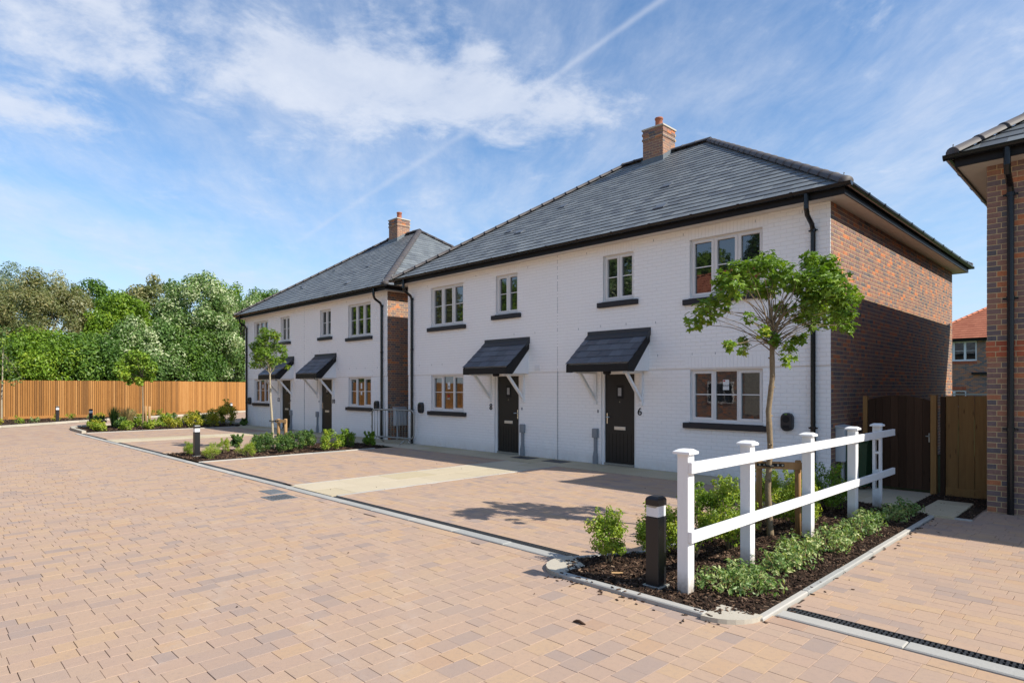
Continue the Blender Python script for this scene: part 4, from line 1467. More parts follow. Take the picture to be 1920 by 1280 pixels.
        for bx in (c - 0.62, c + 0.62):
            MB().box(bx - 0.035, bx + 0.035, -0.055, 0.0, 1.36, 2.10).prism([(bx - 0.028, -0.05, 1.44), (bx - 0.028, -0.05, 1.53), (bx - 0.028, -0.57, 2.10), (bx - 0.028, -0.66, 2.10)], (0.056, 0, 0)).box(bx - 0.03, bx + 0.03, -pr + 0.03, -0.05, 2.055, 2.099).build('bracket', 'white_gloss', cnp)
        MB().lathe((c - 0.05, -0.35, 2.035), [(0.05, 0), (0.085, 0.012), (0.09, 0.035), (0.09, 0.066)], 14).build('lamp', 'rubber', cnp, True)
        # service pipe cover beside the door
        pxx = sg * 1.17 * s
        MB().cbox(pxx - 0.075, pxx + 0.075, -0.085, -0.001, 0.60, 0.81, 0.01).box(pxx - 0.035, pxx + 0.035, -0.06, -0.001, 0.16, 0.60).prism([(pxx - 0.035, -0.062, 0.30), (pxx + 0.035, -0.062, 0.30), (pxx + 0.055, -0.075, 0.16), (pxx + 0.055, -0.075, 0.0), (pxx - 0.055, -0.075, 0.0), (pxx - 0.055, -0.075, 0.16)], (0, 0.07, 0)).build('pipe_cover', 'grey_plastic', h)
        MB().cbox(sg * 1.22 - 0.018, sg * 1.22 + 0.018, -0.02, -0.001, 1.17, 1.24, 0.005).build('doorbell', 'grey_plastic', h)
        charger(h, sg * 5.50 * s, 1.13)
        # rainwater pipe
        dx = sg * (hw - 0.27)
        mb = MB()
        mb.tube([(dx, -0.375, 5.05), (dx, -0.375, 4.80), (dx, -0.33, 4.70), (dx, -0.12, 4.58), (dx, -0.065, 4.48), (dx, -0.065, 0.02)], 0.041, 10)
        for z in (4.46, 2.9, 1.02):
            mb.lathe((dx, -0.065, z), [(0.049, 0), (0.049, 0.05)], 10)
            mb.box(dx - 0.075, dx + 0.075, -0.07, -0.05, z + 0.01, z + 0.035)
        mb.build('downpipe', 'black_plastic', h, False)
    # numbers
    for sg, n in ((1, nums[0]), (-1, nums[1])):
        x = sg * (2.35 if len(n) == 1 else 2.40) * s + (0.0 if sg > 0 else -0.04)
        text_mesh('house_number', n, 0.235, 0.008, 'ink_black', h, (x, -0.014, 1.22))
    # meter box on the side wall
    mb = MB().cbox(hw + 0.004, hw + 0.16, 0.20, 0.66, 0.46, 1.06, 0.008)
    mb.prism([(hw + 0.004, 0.18, 1.058), (hw + 0.18, 0.18, 1.058), (hw + 0.004, 0.18, 1.09)], (0, 0.50, 0))
    m = mb.build('meter_box', 'white_plastic', h)
    MB().tube([(hw + 0.09, 0.32, 0.46), (hw + 0.09, 0.32, -0.02)], 0.035, 10).build('conduit', 'white_plastic', m)
    MB().cbox(hw + 0.16, hw + 0.166, 0.23, 0.63, 0.49, 1.03, 0.002).build('door', 'white_plastic', m)
    return h


h1 = house_pair((-10.03, 11.45, 0), 6.22, 1.0, ('6', '8'), 'white painted brick pair of houses numbered 6 and 8 beside the white fence', 21)
h2 = house_pair((-23.75, 11.70, 0), 5.96, 0.975, ('10', '12'), 'white painted brick pair of houses numbered 10 and 12 beyond the metal barrier', 22, (120, 60, 250))

# air vent and window notices of numbers 6 and 8
mb = MB().cbox(-0.76, -0.60, -0.028, -0.010, 2.17, 2.31, 0.004)
vent = mb.build('air_vent', 'white_gloss', h1)
for k in range(4):
    MB().box(-0.745, -0.615, -0.034, -0.027, 2.185 + k * 0.03, 2.203 + k * 0.03).build('louvre', 'white_gloss', vent)


def notice(house, x, z, w, hgt, label):
    p = MB().box(x - w / 2, x + w / 2, 0.084, 0.0875, z - hgt / 2, z + hgt / 2).build('window_notice', 'paper', house)
    return p


lc1 = 4.29
n6 = notice(h1, lc1 - 0.02, 1.80, 0.125, 0.20, '')
n6['label'] = 'white paper notice reading SOLD in the window of number 6'
text_mesh('lettering', 'SOLD', 0.050, 0.001, 'ink_black', n6, (lc1 - 0.02, 0.082, 1.785))
MB().box(lc1 - 0.075, lc1 - 0.035, 0.0815, 0.084, 1.862, 1.892).build('red_mark', 'ink_red', n6)
n8 = notice(h1, -lc1 - 0.02, 1.80, 0.11, 0.20, '')
n8['label'] = 'small pale notice in the lower window of number 8'
MB().box(-lc1 - 0.055, -lc1 + 0.015, 0.0815, 0.084, 1.74, 1.80).build('grey_print', 'grey_plastic', n8)
text_mesh('sticker_lettering', 'LABC', 0.062, 0.001, 'paper', h1, (-lc1 - 0.03, 0.082, 1.42))
MB().prism([(-lc1 - 0.10, 0.0845, 1.47), (-lc1 - 0.07, 0.0845, 1.55), (-lc1 - 0.04, 0.0845, 1.50), (-lc1 - 0.01, 0.0845, 1.56), (-lc1 + 0.03, 0.0845, 1.47)], (0, -0.002, 0)).build('sticker_mark', 'ink_red', h1)
l2 = 4.29 * 0.975
for z in (1.80, 1.55):
    notice(h2, l2 - 0.02, z, 0.10, 0.13 if z < 1.6 else 0.20, '')
notice(h2, -l2 - 0.02, 1.80, 0.10, 0.17, '')

# ------------------------------------------------------------------ brick house on the right
def brick_house_right():
    X0, Y0 = -1.585, 11.0
    W, D, zt = 9.0, 9.9, 4.87
    h = thing('brick_house', (X0, Y0, 0), 'red brick house with black downpipe beside the wooden gate', 'house')
    rng = random.Random(31)
    holes = [(2.6, 4.1, 1.075, 2.105), (2.6, 4.1, 3.5, 4.6), (5.2, 6.14, 0.0, 2.105)]
    mb = MB()
    hole_panel(mb, (0, 0, 0), (1, 0, 0), (0, -1, 0), W, 0, zt + 0.05, holes, 0.10)
    fw = mb.build('front_wall', 'mortar', h)
    tn = lambda r: min(1, max(0, r.gauss(0.40, 0.17))) if r.random() > 0.08 else r.uniform(0.85, 1.0)
    band = (0.0, W, 2.180, 2.405)
    it = bricks_for((0, 0, 0), (1, 0, 0), (0, -1, 0), W, 0.005, zt, holes + [band], 'flemish', 0.005, 0.0015, rng, tn)
    pieces(fw, 'brick', it, 'brick_red', 300, 0.0025, world_loc(h))
    it = bricks_for((-0.012, -0.012, 0), (1, 0, 0), (0, -1, 0), W, 2.180, 2.400, (), 'flemish', 0.005, 0.0015, rng)
    MB().box(-0.012, W, -0.012, 0.02, 2.178, 2.405).build('band_course', 'mortar', fw)
    pieces(fw, 'band_brick', it, 'brick_band', 40, 0.0025, world_loc(h))
    sd = MB().add([(0, D, 0), (0, 0, 0), (0, 0, zt), (0, D, zt)], [(0, 1, 2, 3)]).build('side_wall', 'mortar', h)
    it = bricks_for((0, D, 0), (0, -1, 0), (-1, 0, 0), D, 0.005, zt, (), 'flemish', 0.004, 0.001, rng, tn)
    pieces(sd, 'brick', it, 'brick_red', 0, 0.0025, world_loc(h))
    MB().add([(W, 0, 0), (W, D, 0), (W, D, zt), (W, 0, zt)], [(0, 1, 2, 3)]).add([(W, D, 0), (0, D, 0), (0, D, zt), (W, D, zt)], [(0, 1, 2, 3)]).build('rear_wall', 'brick_far', h)
    eaves(h, 0, W, 0, D, zt)
    hip_roof(h, -0.345, W + 0.345, -0.345, D + 0.345, zt + 0.17, 0.687, cap=80, rng=rng)
    o = MB().tube([(0, 0, 0), (0.0, -0.06, 0.05), (0, -0.05, 0.10), (0, -0.02, 0.10)], 0.008, 5).build('hip_iron', 'galvanised', h)
    o.location = (-0.33, -0.33, zt + 0.2)
    window(h, 3.35, 1.49, 1.075, 2.105, 3)
    window(h, 3.35, 1.49, 3.5, 4.6, 3)
    dr = MB().box(5.27, 6.07, 0.06, 0.1, 0.05, 2.05).build('door', 'door_black', h)
    MB().box(5.2, 5.265, 0.03, 0.1, 0, 2.1).box(6.075, 6.14, 0.03, 0.1, 0, 2.1).box(5.265, 6.075, 0.03, 0.1, 2.05, 2.1).build('frame', 'white_gloss', dr)
    dx = 0.27
    mb = MB()
    mb.tube([(dx, -0.375, 4.97), (dx, -0.375, 4.74), (dx, -0.33, 4.64), (dx, -0.12, 4.52), (dx, -0.07, 4.42), (dx, -0.07, 0.0)], 0.041, 12)
    for z in (4.38, 2.95, 1.15):
        mb.lathe((dx, -0.07, z), [(0.050, 0), (0.050, 0.05)], 12)
        mb.box(dx - 0.085, dx + 0.085, -0.075, -0.05, z + 0.01, z + 0.035)
    mb.build('downpipe', 'black_plastic', h)
    return h


brick_house_right()


# ------------------------------------------------------------------ brick house far behind
def far_house():
    h = thing('brick_house', (-16.0, 48.8, 0), 'distant brick house with orange tiled roof seen between the houses', 'house')
    W, D, zt = 15.0, 9.0, 4.70
    fw = MB()
    holes = [(6.6, 8.45, 3.46, 4.70), (6.6, 7.9, 0.5, 1.55)]
    hole_panel(fw, (0, 0, 0), (1, 0, 0), (0, -1, 0), W, 0, zt, holes, 0.1)
    fw.add([(0, D, 0), (0, 0, 0), (0, 0, zt), (0, D, zt)], [(0, 1, 2, 3)]).add([(W, 0, 0), (W, D, 0), (W, D, zt), (W, 0, zt)], [(0, 1, 2, 3)])
    fw.build('wall', 'brick_far', h)
    for a, b, c, d in holes:
        n = round((b - a) / 0.077)
        it = [((a + (b - a) * (k + 0.5) / n, -0.012, c - 0.12), UX, UZ, (0, -1, 0), (b - a) / n - 0.012, 0.20, 0.02, random.random()) for k in range(n)]
        it += [((a + (b - a) * (k + 0.5) / n, -0.012, d + 0.14), UX, UZ, (0, -1, 0), (b - a) / n - 0.012, 0.22, 0.02, random.random()) for k in range(n)] if d < 3 else []
        pieces(h, 'soldier_brick', it, 'brick_band', 0, 0.002)
    window(h, 7.52, 1.85, 3.46, 4.70, 3, sill=False, frame='white_gloss')
    window(h, 7.25, 1.3, 0.5, 1.55, 2, sill=False, frame='white_gloss')
    MB().box(8.2, 10.5, -0.25, -0.02, 2.58, 2.70).build('flat_canopy', 'black_board', h)
    MB().box(6.7, 12, -1.2, -1.1, 1.28, 1.36).build('rail', 'galvanised', h)
    eaves(h, 0, W, 0, D, zt)
    r, A, B = hip_roof(h, 1.0 + 4.0, W + 0.35, -0.35, D + 0.35, zt + 0.17, 0.62, 'roof_red', 0.30, 0.30, 200, random.Random(9), 'roof_tile', 'roof_red', 0.022)
    for c in r.children:
        if c.name.startswith(('hip_tile', 'ridge_tile')):
            c.data = HIP_RED
    MB().add([(0, -0.3, zt + 0.15), (6, -0.3, zt + 0.15), (6, D, zt + 0.15), (0, D, zt + 0.15)], [(0, 1, 2, 3)]).build('flat_roof', 'underlay', h)


HIP_RED = HIP.copy()
HIP_RED.materials.clear()
HIP_RED.materials.append(MATS['roof_red'])
far_house()


# ------------------------------------------------------------------ house across the road, seen mirrored in the windows
def opposite_house():
    h = thing('brick_house', (-24.5, -17.0, 0), 'brick and flint house with red tiled roof across the road, mirrored in windows', 'house')
    W, D, zt = 15.0, 8.0, 5.0
    mb = MB().box(0, W, 0, D, 0, zt)
    mb.build('wall', 'brick_far', h)
    for x in (1.0, 5.5, 9.5, 13.0):
        MB().box(x, x + 1.2, D + 0.002, D + 0.012, 0.3, 4.2).build('flint_panel', 'flint', h)
    for x in (3.6, 8.2, 11.9):
        for z in (0.9, 3.0):
            w = MB().box(x - 0.75, x + 0.75, D + 0.002, D + 0.05, z, z + 1.15).build('window', 'white_gloss', h)
            for k in range(3):
                MB().box(x - 0.69 + k * 0.47, x - 0.25 + k * 0.47, D + 0.051, D + 0.055, z + 0.06, z + 1.09).build('pane', 'glass', w)
    r, A, B = hip_roof(h, -0.35, W + 0.35, -0.35, D + 0.35, zt, 0.85, 'roof_red', 0.30, 0.30, 0, random.Random(10), 'roof_tile', 'roof_red', 0.022)
    for c in r.children:
        if c.name.startswith(('hip_tile', 'ridge_tile')):
            c.data = HIP_RED


opposite_house()


# ------------------------------------------------------------------ gate and side panel
def gate():
    g = thing('garden_gate', (-3.42, 12.10, 0), 'dark brown boarded gate with arched top beside the brick wall', 'gate')
    w = 0.93
    n = 8
    for k in range(n):
        x0, x1 = k * w / n, (k + 1) * w / n
        xm = (x0 + x1) / 2
        f = lambda x: 1.53 + 0.085 * (1 - ((x - w / 2) / (w / 2)) ** 2)
        MB().prism([(x0 + 0.0015, 0, 0.06), (x1 - 0.0015, 0, 0.06), (x1 - 0.0015, 0, f(x1)), (xm, 0, f(xm)), (x0 + 0.0015, 0, f(x0))], (0, 0.018 + 0.003 * (k % 2), 0), random.random()).build('board', 'gate_timber', g)
    for z in (0.25, 0.85, 1.40):
        MB().box(0.01, w - 0.01, 0.022, 0.055, z, z + 0.09, 0.6).build('ledge', 'gate_timber', g)
    MB().cbox(0.03 - 0.10, -0.003, -0.04, 0.06, 0, 1.60, 0.004, 0.9).build('post', 'panel_timber', g)
    MB().cbox(w - 0.03, w - 0.008, -0.006, 0.0, 0.85, 1.00, 0.002).build('lock_plate', 'galvanised', g)
    MB().tube([(w - 0.019, -0.006, 0.95), (w - 0.019, -0.04, 0.95), (w - 0.06, -0.045, 0.95)], 0.008, 6).build('handle', 'galvanised', g)
    p = thing('fence_panel', (-2.48, 12.06, 0), 'brown vertical board fence panel between gate and brick house', 'fence')
    MB().cbox(0.0, 0.085, -0.03, 0.06, 0, 1.625, 0.004, 0.8).build('post', 'panel_timber', p)
    MB().cbox(0.135, 0.20, -0.02, 0.05, 0, 1.60, 0.004, 0.1).build('post', 'gate_timber', p)
    xs = [0.205, 0.37, 0.475, 0.58, 0.685, 0.79, 0.885]
    for k in range(6):
        MB().prism([(xs[k] + 0.001, 0.012 if k % 2 else 0.0, 0.14), (xs[k + 1] - 0.001, 0.012 if k % 2 else 0.0, 0.14), (xs[k + 1] - 0.001, 0.004 + (0.012 if k % 2 else 0), 1.615), (xs[k] + 0.001, (0.012 if k % 2 else 0.0) + 0.004, 1.615)], (0, 0.016, 0), random.random()).build('board', 'panel_timber', p)
    MB().cbox(0.205, 0.885, -0.012, 0.03, 0.0, 0.14, 0.003, 0.7).build('gravel_board', 'panel_timber', p)
    for z in (0.4, 1.25):
        MB().box(0.205, 0.885, 0.035, 0.075, z, z + 0.08).build('rail', 'panel_timber', p)


gate()

# wheeled bin by the gate
b = thing('wheeled_bin', (-3.50, 11.88, 0.0), 'dark green wheeled bin standing against the gate', 'bin')
mb = MB()
vs = []
for z, a, c in ((0.06, 0.15, 0.16), (0.80, 0.19, 0.20), (0.84, 0.21, 0.22)):
    vs += [(-a, -c, z), (a, -c, z), (a, c, z), (-a, c, z)]
mb.add(vs, [(3, 2, 1, 0)] + [(4 * i + k, 4 * i + (k + 1) % 4, 4 * i + 4 + (k + 1) % 4, 4 * i + 4 + k) for i in range(2) for k in range(4)] + [(8, 9, 10, 11)])
mb.build('body', 'green_plastic', b)
MB().prism([(-0.22, -0.24, 0.84), (-0.22, 0.24, 0.84), (-0.22, 0.24, 0.88), (-0.22, 0.0, 0.92), (-0.22, -0.22, 0.88)], (0.44, 0, 0)).build('lid', 'green_plastic', b)
for sx in (-0.19, 0.16):
    MB().tube([(sx, 0.16, 0.09), (sx + 0.04, 0.16, 0.09)], 0.09, 14).build('wheel', 'rubber', b)

# ------------------------------------------------------------------ white post and rail fence
wf = thing('post_and_rail_fence', (-2.72, 4.73, 0), 'white painted post and two rail fence in the corner planting bed', 'fence')
PY = [0.0, 1.16, 2.71, 4.26, 5.33]
for k, y in enumerate(PY):
    if k < 4:
        p = MB().cbox(-0.052, 0.052, y - 0.05, y + 0.05, -0.05, 1.195, 0.004).build('post', 'white_wood', wf)
    else:
        mb = MB().box(-0.052, -0.018, y - 0.045, y + 0.045, -0.05, 1.195).box(0.028, 0.052, y - 0.045, y + 0.045, -0.05, 1.195)
        for z0, z1 in ((-0.05, 0.30), (0.47, 0.575), (0.80, 0.83), (1.0, 1.195)):
            mb.box(-0.018, 0.028, y - 0.04, y + 0.04, z0, z1)
        p = mb.build('post', 'white_wood', wf)
    c = MB()
    pts = [(-0.078, -0.078), (0.078, -0.078), (0.078, 0.078), (-0.078, 0.078)]
    vs = [(a, y + b2, 1.193) for a, b2 in pts] + [(a * 1.0, y + b2 * 1.0, 1.213) for a, b2 in pts] + [(a * 0.55, y + b2 * 0.55, 1.234) for a, b2 in pts]
    c.add(vs, [(3, 2, 1, 0), (8, 9, 10, 11)] + [(4 * i + q, 4 * i + (q + 1) % 4, 4 * i + 4 + (q + 1) % 4, 4 * i + 4 + q) for i in range(2) for q in range(4)])
    c.build('cap', 'white_gloss', p)
for z0, z1 in ((1.035, 1.13), (0.46, 0.555)):
    r = MB().cbox(0.053, 0.090, -0.054, 5.86 + 0.02, z0, z1, 0.004).build('rail', 'white_wood', wf)
    for y in PY:
        for dz in (-0.02, 0.02):
            yy = y + 0.02 + dz * 0.6
            MB().tube([(0.089, yy, (z0 + z1) / 2 + dz * 0.3), (0.0915, yy, (z0 + z1) / 2 + dz * 0.3)], 0.004, 6).build('screw', 'galvanised', r)


# ------------------------------------------------------------------ bollard lights
def bollard():
    t = thing('bollard_light', (0, 0, 0), '', 'bollard', 'square black bollard lights')
    w = 0.064
    MB().cbox(-w, w, -w, w, -0.05, 0.615, 0.004).build('column', 'powder_black', t)
    MB().cbox(-0.085, 0.085, -0.085, 0.085, 0.0, 0.026, 0.004).build('base_plate', 'galvanised', t)
    l = MB().cbox(-w + 0.003, w - 0.003, -w + 0.003, w - 0.003, 0.616, 0.715, 0.004).build('lens', 'bollard_lens', t)
    MB().prism([(-w + 0.002, -w + 0.0015, 0.70), (-w + 0.05, -w + 0.0015, 0.715), (w - 0.005, -w + 0.0015, 0.715), (w - 0.03, -w + 0.0015, 0.695)], (0, -0.001, 0)).build('reflector', 'galvanised', l)
    c = MB()
    sq = [(-1, -1), (1, -1), (1, 1), (-1, 1)]
    vs = []
    for z, a in ((0.712, w + 0.001), (0.762, w + 0.001), (0.778, w - 0.006), (0.790, w - 0.022)):
        vs += [(p * a, q * a, z) for p, q in sq]
    c.add(vs, [(3, 2, 1, 0), (12, 13, 14, 15)] + [(4 * i + k, 4 * i + (k + 1) % 4, 4 * i + 4 + (k + 1) % 4, 4 * i + 4 + k) for i in range(3) for k in range(4)])
    c.build('cap', 'powder_black', t)
    return t


bp = bollard()
for k, (x, y, z, lb) in enumerate(((-2.99, 4.70, 0.02, 'black square bollard light next to the white fence'), (-16.69, 5.36, 0.02, 'black square bollard light among the shrubs before number 8'),
                                   (-32.3, 6.05, 0.02, 'black square bollard light at the tip of the corner bed'), (-36.9, 5.55, 0.05, 'black square bollard light standing before the timber fence'),
                                   (-40.1, 14.9, 0.0, 'black square bollard light past the end of house number 12'))):
    o = bp if k == 0 else copy_tree(bp)
    o.location = (x, y, z)
    o['label'] = lb


# ------------------------------------------------------------------ crowd barrier between the houses
def barrier():
    L = 1.92
    t = thing('crowd_barrier', (-17.50, 10.92, 0), 'grey steel crowd barrier standing between the two white houses', 'barrier', None, math.radians(8))
    pts = []
    R, z0, z1 = 0.13, 0.19, 1.05
    for cx, cz, a0 in ((L - R, z1 - R, 90), (L - R, z0 + R, 0), (R, z0 + R, -90), (R, z1 - R, -180)):
        for k in range(5):
            a = math.radians(a0 - 90 * k / 4)
            pts.append((cx + R * math.cos(a), 0, cz + R * math.sin(a)))
    pts.append(pts[0])
    MB().tube(pts, 0.024, 8, False).build('frame', 'galvanised', t, True)
    n = 15
    for k in range(1, n):
        x = L * k / n
        MB().tube([(x, 0, z0 + 0.01), (x, 0, z1 - 0.01)], 0.0095, 6).build('bar', 'galvanised', t, True)
    for x in (0.25, L - 0.35):
        MB().tube([(x, -0.26, 0.012), (x + 0.02, -0.13, 0.10), (x + 0.03, 0, 0.19), (x + 0.02, 0.13, 0.10), (x, 0.26, 0.012)], 0.016, 8).build('foot', 'galvanised', t, True)
    MB().box(L - 0.20, L - 0.13, -0.012, -0.006, 0.86, 0.98).build('tag', 'white_plastic', t)
    for z in (0.45, 0.85):
        MB().cbox(-0.045, 0.0, -0.012, 0.012, z, z + 0.09, 0.004).build('hook', 'galvanised', t)


barrier()


# ------------------------------------------------------------------ timber boundary fence
def timber_fence():
    pts = [(-42.7, -17.0), (-42.35, 12.2), (-45.6, 17.4), (-50.5, 24.5)]
    t = thing('timber_fence', (-42.4, 5.0, 0), 'tall orange brown close boarded timber fence in front of the trees', 'fence')
    o = Vector((-42.4, 5.0, 0))
    rng = random.Random(77)
    its = []
    for (ax, ay), (bx, by) in zip(pts, pts[1:]):
        a, b = Vector((ax, ay, 0)), Vector((bx, by, 0))
        d = b - a
        u = d.normalized()
        nrm = Vector((u.y, -u.x, 0))
        if nrm.x < 0:
            nrm = -nrm
        n = int(d.length / 0.102)
        st = d.length / n
        for k in range(n):
            c = a + u * (st * (k + 0.5)) - o
            al = math.radians(11)
            uu = (u * math.cos(al) + nrm * math.sin(al))
            nn = uu.cross(Vector((0, 0, 1)))
            if nn.dot(nrm) < 0:
                nn = -nn
                uu = -uu
            top = 2.13 + rng.uniform(-0.006, 0.006)
            patch = 0.07 * math.sin(k * 0.13) + 0.06 * math.sin(k * 0.047 + 1)
            its.append((c + Vector((0, 0, (top + 0.20) / 2)) + nrm * 0.02, uu, (0, 0, 1), nn, st * 0.77, top - 0.20, 0.014, min(1, max(0, rng.gauss(0.52, 0.33) + patch))))
        bk = a - o - nrm * 0.012
        MB().prism([bk, bk + d, bk + d + Vector((0, 0, 2.10)), bk + Vector((0, 0, 2.10))], nrm * 0.012, 0.0).build('gap_shade_sheet', 'fence_gap_shade', t)  # added dark sheet, paints the shade lines between the boards
        m = int(d.length / 2.7) + 1
        for k in range(m):
            c = a + u * (d.length * k / m) - o
            MB().box(c.x - 0.07, c.x + 0.045, c.y - 0.045, c.y + 0.045, 0, 2.10, 0.2).build('post', 'fence_timber', t)
            e = a + u * (d.length * (k + 1) / m) - o
            h = u.cross(Vector((0, 0, 1))) * 0.02
            MB().prism([c + h + Vector((0, 0, 0.0)), e + h + Vector((0, 0, 0)), e + h + Vector((0, 0, 0.20)), c + h + Vector((0, 0, 0.20))], nrm * 0.06, rng.random() * 0.6).build('gravel_board', 'fence_timber', t)
    pieces(t, 'board', its, 'fence_timber', 300, 0.0015)


timber_fence()


# ================================================================== YOUNG STREET TREES
def px_world(u, d):
    """world x,y at photo column u and depth d along the view axis"""
    l = d * (u - PCX) / FPX
    return (FWD[0] * d + RGT[0] * l, FWD[1] * d + RGT[1] * l)


MAPLE = []
for k in range(5):
    a = math.radians((-115, -55, 0, 55, 115)[k])
    r = (0.62, 0.86, 1.0, 0.86, 0.62)[k]
    for da, rr in ((-17, 0.55), (-8, 0.80), (0, 1.0), (8, 0.80)):
        MAPLE.append((math.sin(a + math.radians(da)) * r * rr, math.cos(a + math.radians(da)) * r * rr))
    if k < 4:
        m = a + math.radians(29)
        MAPLE.append((math.sin(m) * 0.50, math.cos(m) * 0.50))
MAPLE.append((0.0, -0.12))
MAPLE = np.array(MAPLE)
MAPLE[:, 1] -= 0.25


def maple_mesh(name, P, T, B, N, S, tone):
    n, m = len(P), len(MAPLE)
    vs = np.zeros((n, m + 1, 3))
    vs[:, 0] = P
    for k in range(m):
        x, y = MAPLE[k]
        vs[:, k + 1] = P + (B * x + T * y) * (S * 0.5)[:, None] + N * (S * (-0.10 * (x * x + y * y) + 0.05 * (k % 2)))[:, None]
    f = np.array([(0, 1 + k, 1 + (k + 1) % m) for k in range(m)])
    fs = f[None] + (np.arange(n) * (m + 1))[:, None, None]
    return np_mesh(name, vs.reshape(-1, 3), fs.reshape(-1, 3), np.repeat(tone, m))


def young_tree(loc, label, trunk, rad, clump, leaves, size, seed, solo, bark, mat='leaf_maple', simple=False, twigs=22, group=None, fork=None, knots=True):
    rng = np.random.default_rng(seed)
    t = thing('young_maple_tree', loc, label, 'tree', group)
    mb = MB()
    pts = [Vector(p) for p in trunk]
    fine, rr = [], []
    for i in range(len(pts) - 1):
        for k in range(6):
            q = k / 6
            fine.append(pts[i].lerp(pts[i + 1], q))
            rr.append((rad[i] * (1 - q) + rad[i + 1] * q) * (1 + (0.13 * rng.random() if knots else 0)))
    fine.append(pts[-1])
    rr.append(rad[-1])
    mb.tube(fine, rr, 10)
    if knots:
        for k in range(14):
            i = rng.integers(4, len(fine) - 3)
            a = rng.uniform(0, 6.28)
            d = Vector((math.cos(a), math.sin(a), 0.5))
            mb.tube([fine[i], fine[i] + d * rr[i] * 1.45], [rr[i] * 0.5, rr[i] * 0.28], 6)
    mb.build('trunk', bark, t, True)
    F0 = pts[-1]
    br = MB()
    br.tube([F0 - Vector((0, 0, 0.02)), F0 + Vector((0.015, 0.01, 0.15)), F0 + Vector((-0.01, 0.02, 0.30)), F0 + Vector((0.02, 0.0, 0.48))], [rad[-1] * 0.9, rad[-1] * 0.62, rad[-1] * 0.45, rad[-1] * 0.2], 8)
    cs = np.array([c[:3] for c in clump])
    rs = np.array([c[3] for c in clump])
    for i in range(len(cs)):
        c = Vector(cs[i])
        for k in range(1 + (i % 2)):
            e = c + Vector(rng.normal(size=3)) * rs[i] * 0.4
            st = F0 - Vector((0, 0, rng.uniform(-0.02, 0.12))) if e.z < F0.z + 0.35 else F0 + Vector((rng.normal() * 0.02, rng.normal() * 0.02, rng.uniform(0.0, 0.26)))
            mid = st.lerp(e, 0.45) + Vector((rng.normal() * 0.03, rng.normal() * 0.03, 0.04 + 0.05 * rng.random()))
            b0 = rad[-1] * 0.34
            br.tube([st, st.lerp(mid, 0.5) + Vector((0, 0, 0.01)), mid, mid.lerp(e, 0.55), e], [b0, b0 * 0.7, b0 * 0.5, b0 * 0.34, b0 * 0.18], 5, False)
            for q in range(2):
                s2 = mid.lerp(e, rng.uniform(0.2, 0.9))
                br.tube([s2, s2 + Vector(rng.normal(size=3)) * rs[i] * 0.7], [b0 * 0.22, b0 * 0.1], 4, False)
    br.build('branches', bark, t, True)
    if simple:
        v, f, tn = leaf_cloud(cs, rs, leaves, size, rng, up=0.55, aspect=0.8, shell=0.25, out=0.5)
        link('crown', np_mesh('crown', v, f, tn), mat, t)
        return t
    w = rs ** 2 / (rs ** 2).sum()
    ci = rng.choice(len(cs), leaves, p=w)
    d = rng.normal(size=(leaves, 3))
    d /= np.linalg.norm(d, axis=1)[:, None]
    P = cs[ci] + d * (rs[ci] * (0.25 + 0.85 * rng.random(leaves) ** 0.7))[:, None]
    N = d * 0.45 + rng.normal(size=(leaves, 3)) * 0.45 + np.array([0, 0, 0.75])
    N /= np.linalg.norm(N, axis=1)[:, None]
    T = d * 0.8 + rng.normal(size=(leaves, 3)) * 0.5 + np.array([0, 0, -0.45])
    T -= N * (T * N).sum(1)[:, None]
    T /= np.linalg.norm(T, axis=1)[:, None]
    B = np.cross(T, N)
    S = size * rng.uniform(0.6, 1.3, leaves)
    ct = rng.random(len(cs))
    tone = np.clip(0.6 * rng.random(leaves) + 0.4 * ct[ci], 0, 1)
    # the leaves that show largest are objects of their own
    W = P + np.array(loc)
    ux, uy, dep = project(W)
    vis = S * np.abs(((np.array([0, 0, CAM_H]) - W) * N).sum(1)) / dep ** 2 - 0.002 * dep
    order = np.argsort(-vis)
    so, re_ = order[:solo], order[solo:]
    crown = link('crown', maple_mesh('crown', P[re_], T[re_], B[re_], N[re_], S[re_], tone[re_]), mat, t)
    tag(crown, kind='stuff')
    if solo:
        o1 = np.zeros((1, 3))
        lm = maple_mesh('leaf', o1, np.array([[0, 1.0, 0]]), np.array([[1.0, 0, 0]]), np.array([[0, 0, 1.0]]), np.array([1.0]), np.zeros(1))
        lm.materials.append(MATS[mat])
        for i in so:
            o = bpy.data.objects.new('leaf', lm)
            COL.objects.link(o)
            o.parent = crown
            m = Matrix.Identity(4)
            for r in range(3):
                m[r][0], m[r][1], m[r][2], m[r][3] = B[i][r] * S[i], T[i][r] * S[i], N[i][r] * S[i], P[i][r]
            o.matrix_local = m
            o['tone'] = float(tone[i])
    return t


def clump_px(base, d, lst, seed, spread):
    """clumps given as (u, v, radius) in photo pixels around a trunk at depth d, scattered in depth"""
    rng = np.random.default_rng(seed)
    out = []
    for (u, v, r) in lst:
        lat = (u - base[0]) / FPX * d
        dp = rng.uniform(-spread, spread)
        z = CAM_H + (HZY - v) / FPX * d
        k = 1 + dp / d
        z = CAM_H + (z - CAM_H) * k
        lat = lat * k + (base[0] - PCX) / FPX * dp
        out.append((RGT[0] * lat + FWD[0] * dp, RGT[1] * lat + FWD[1] * dp, z, r / FPX * d))
    return out


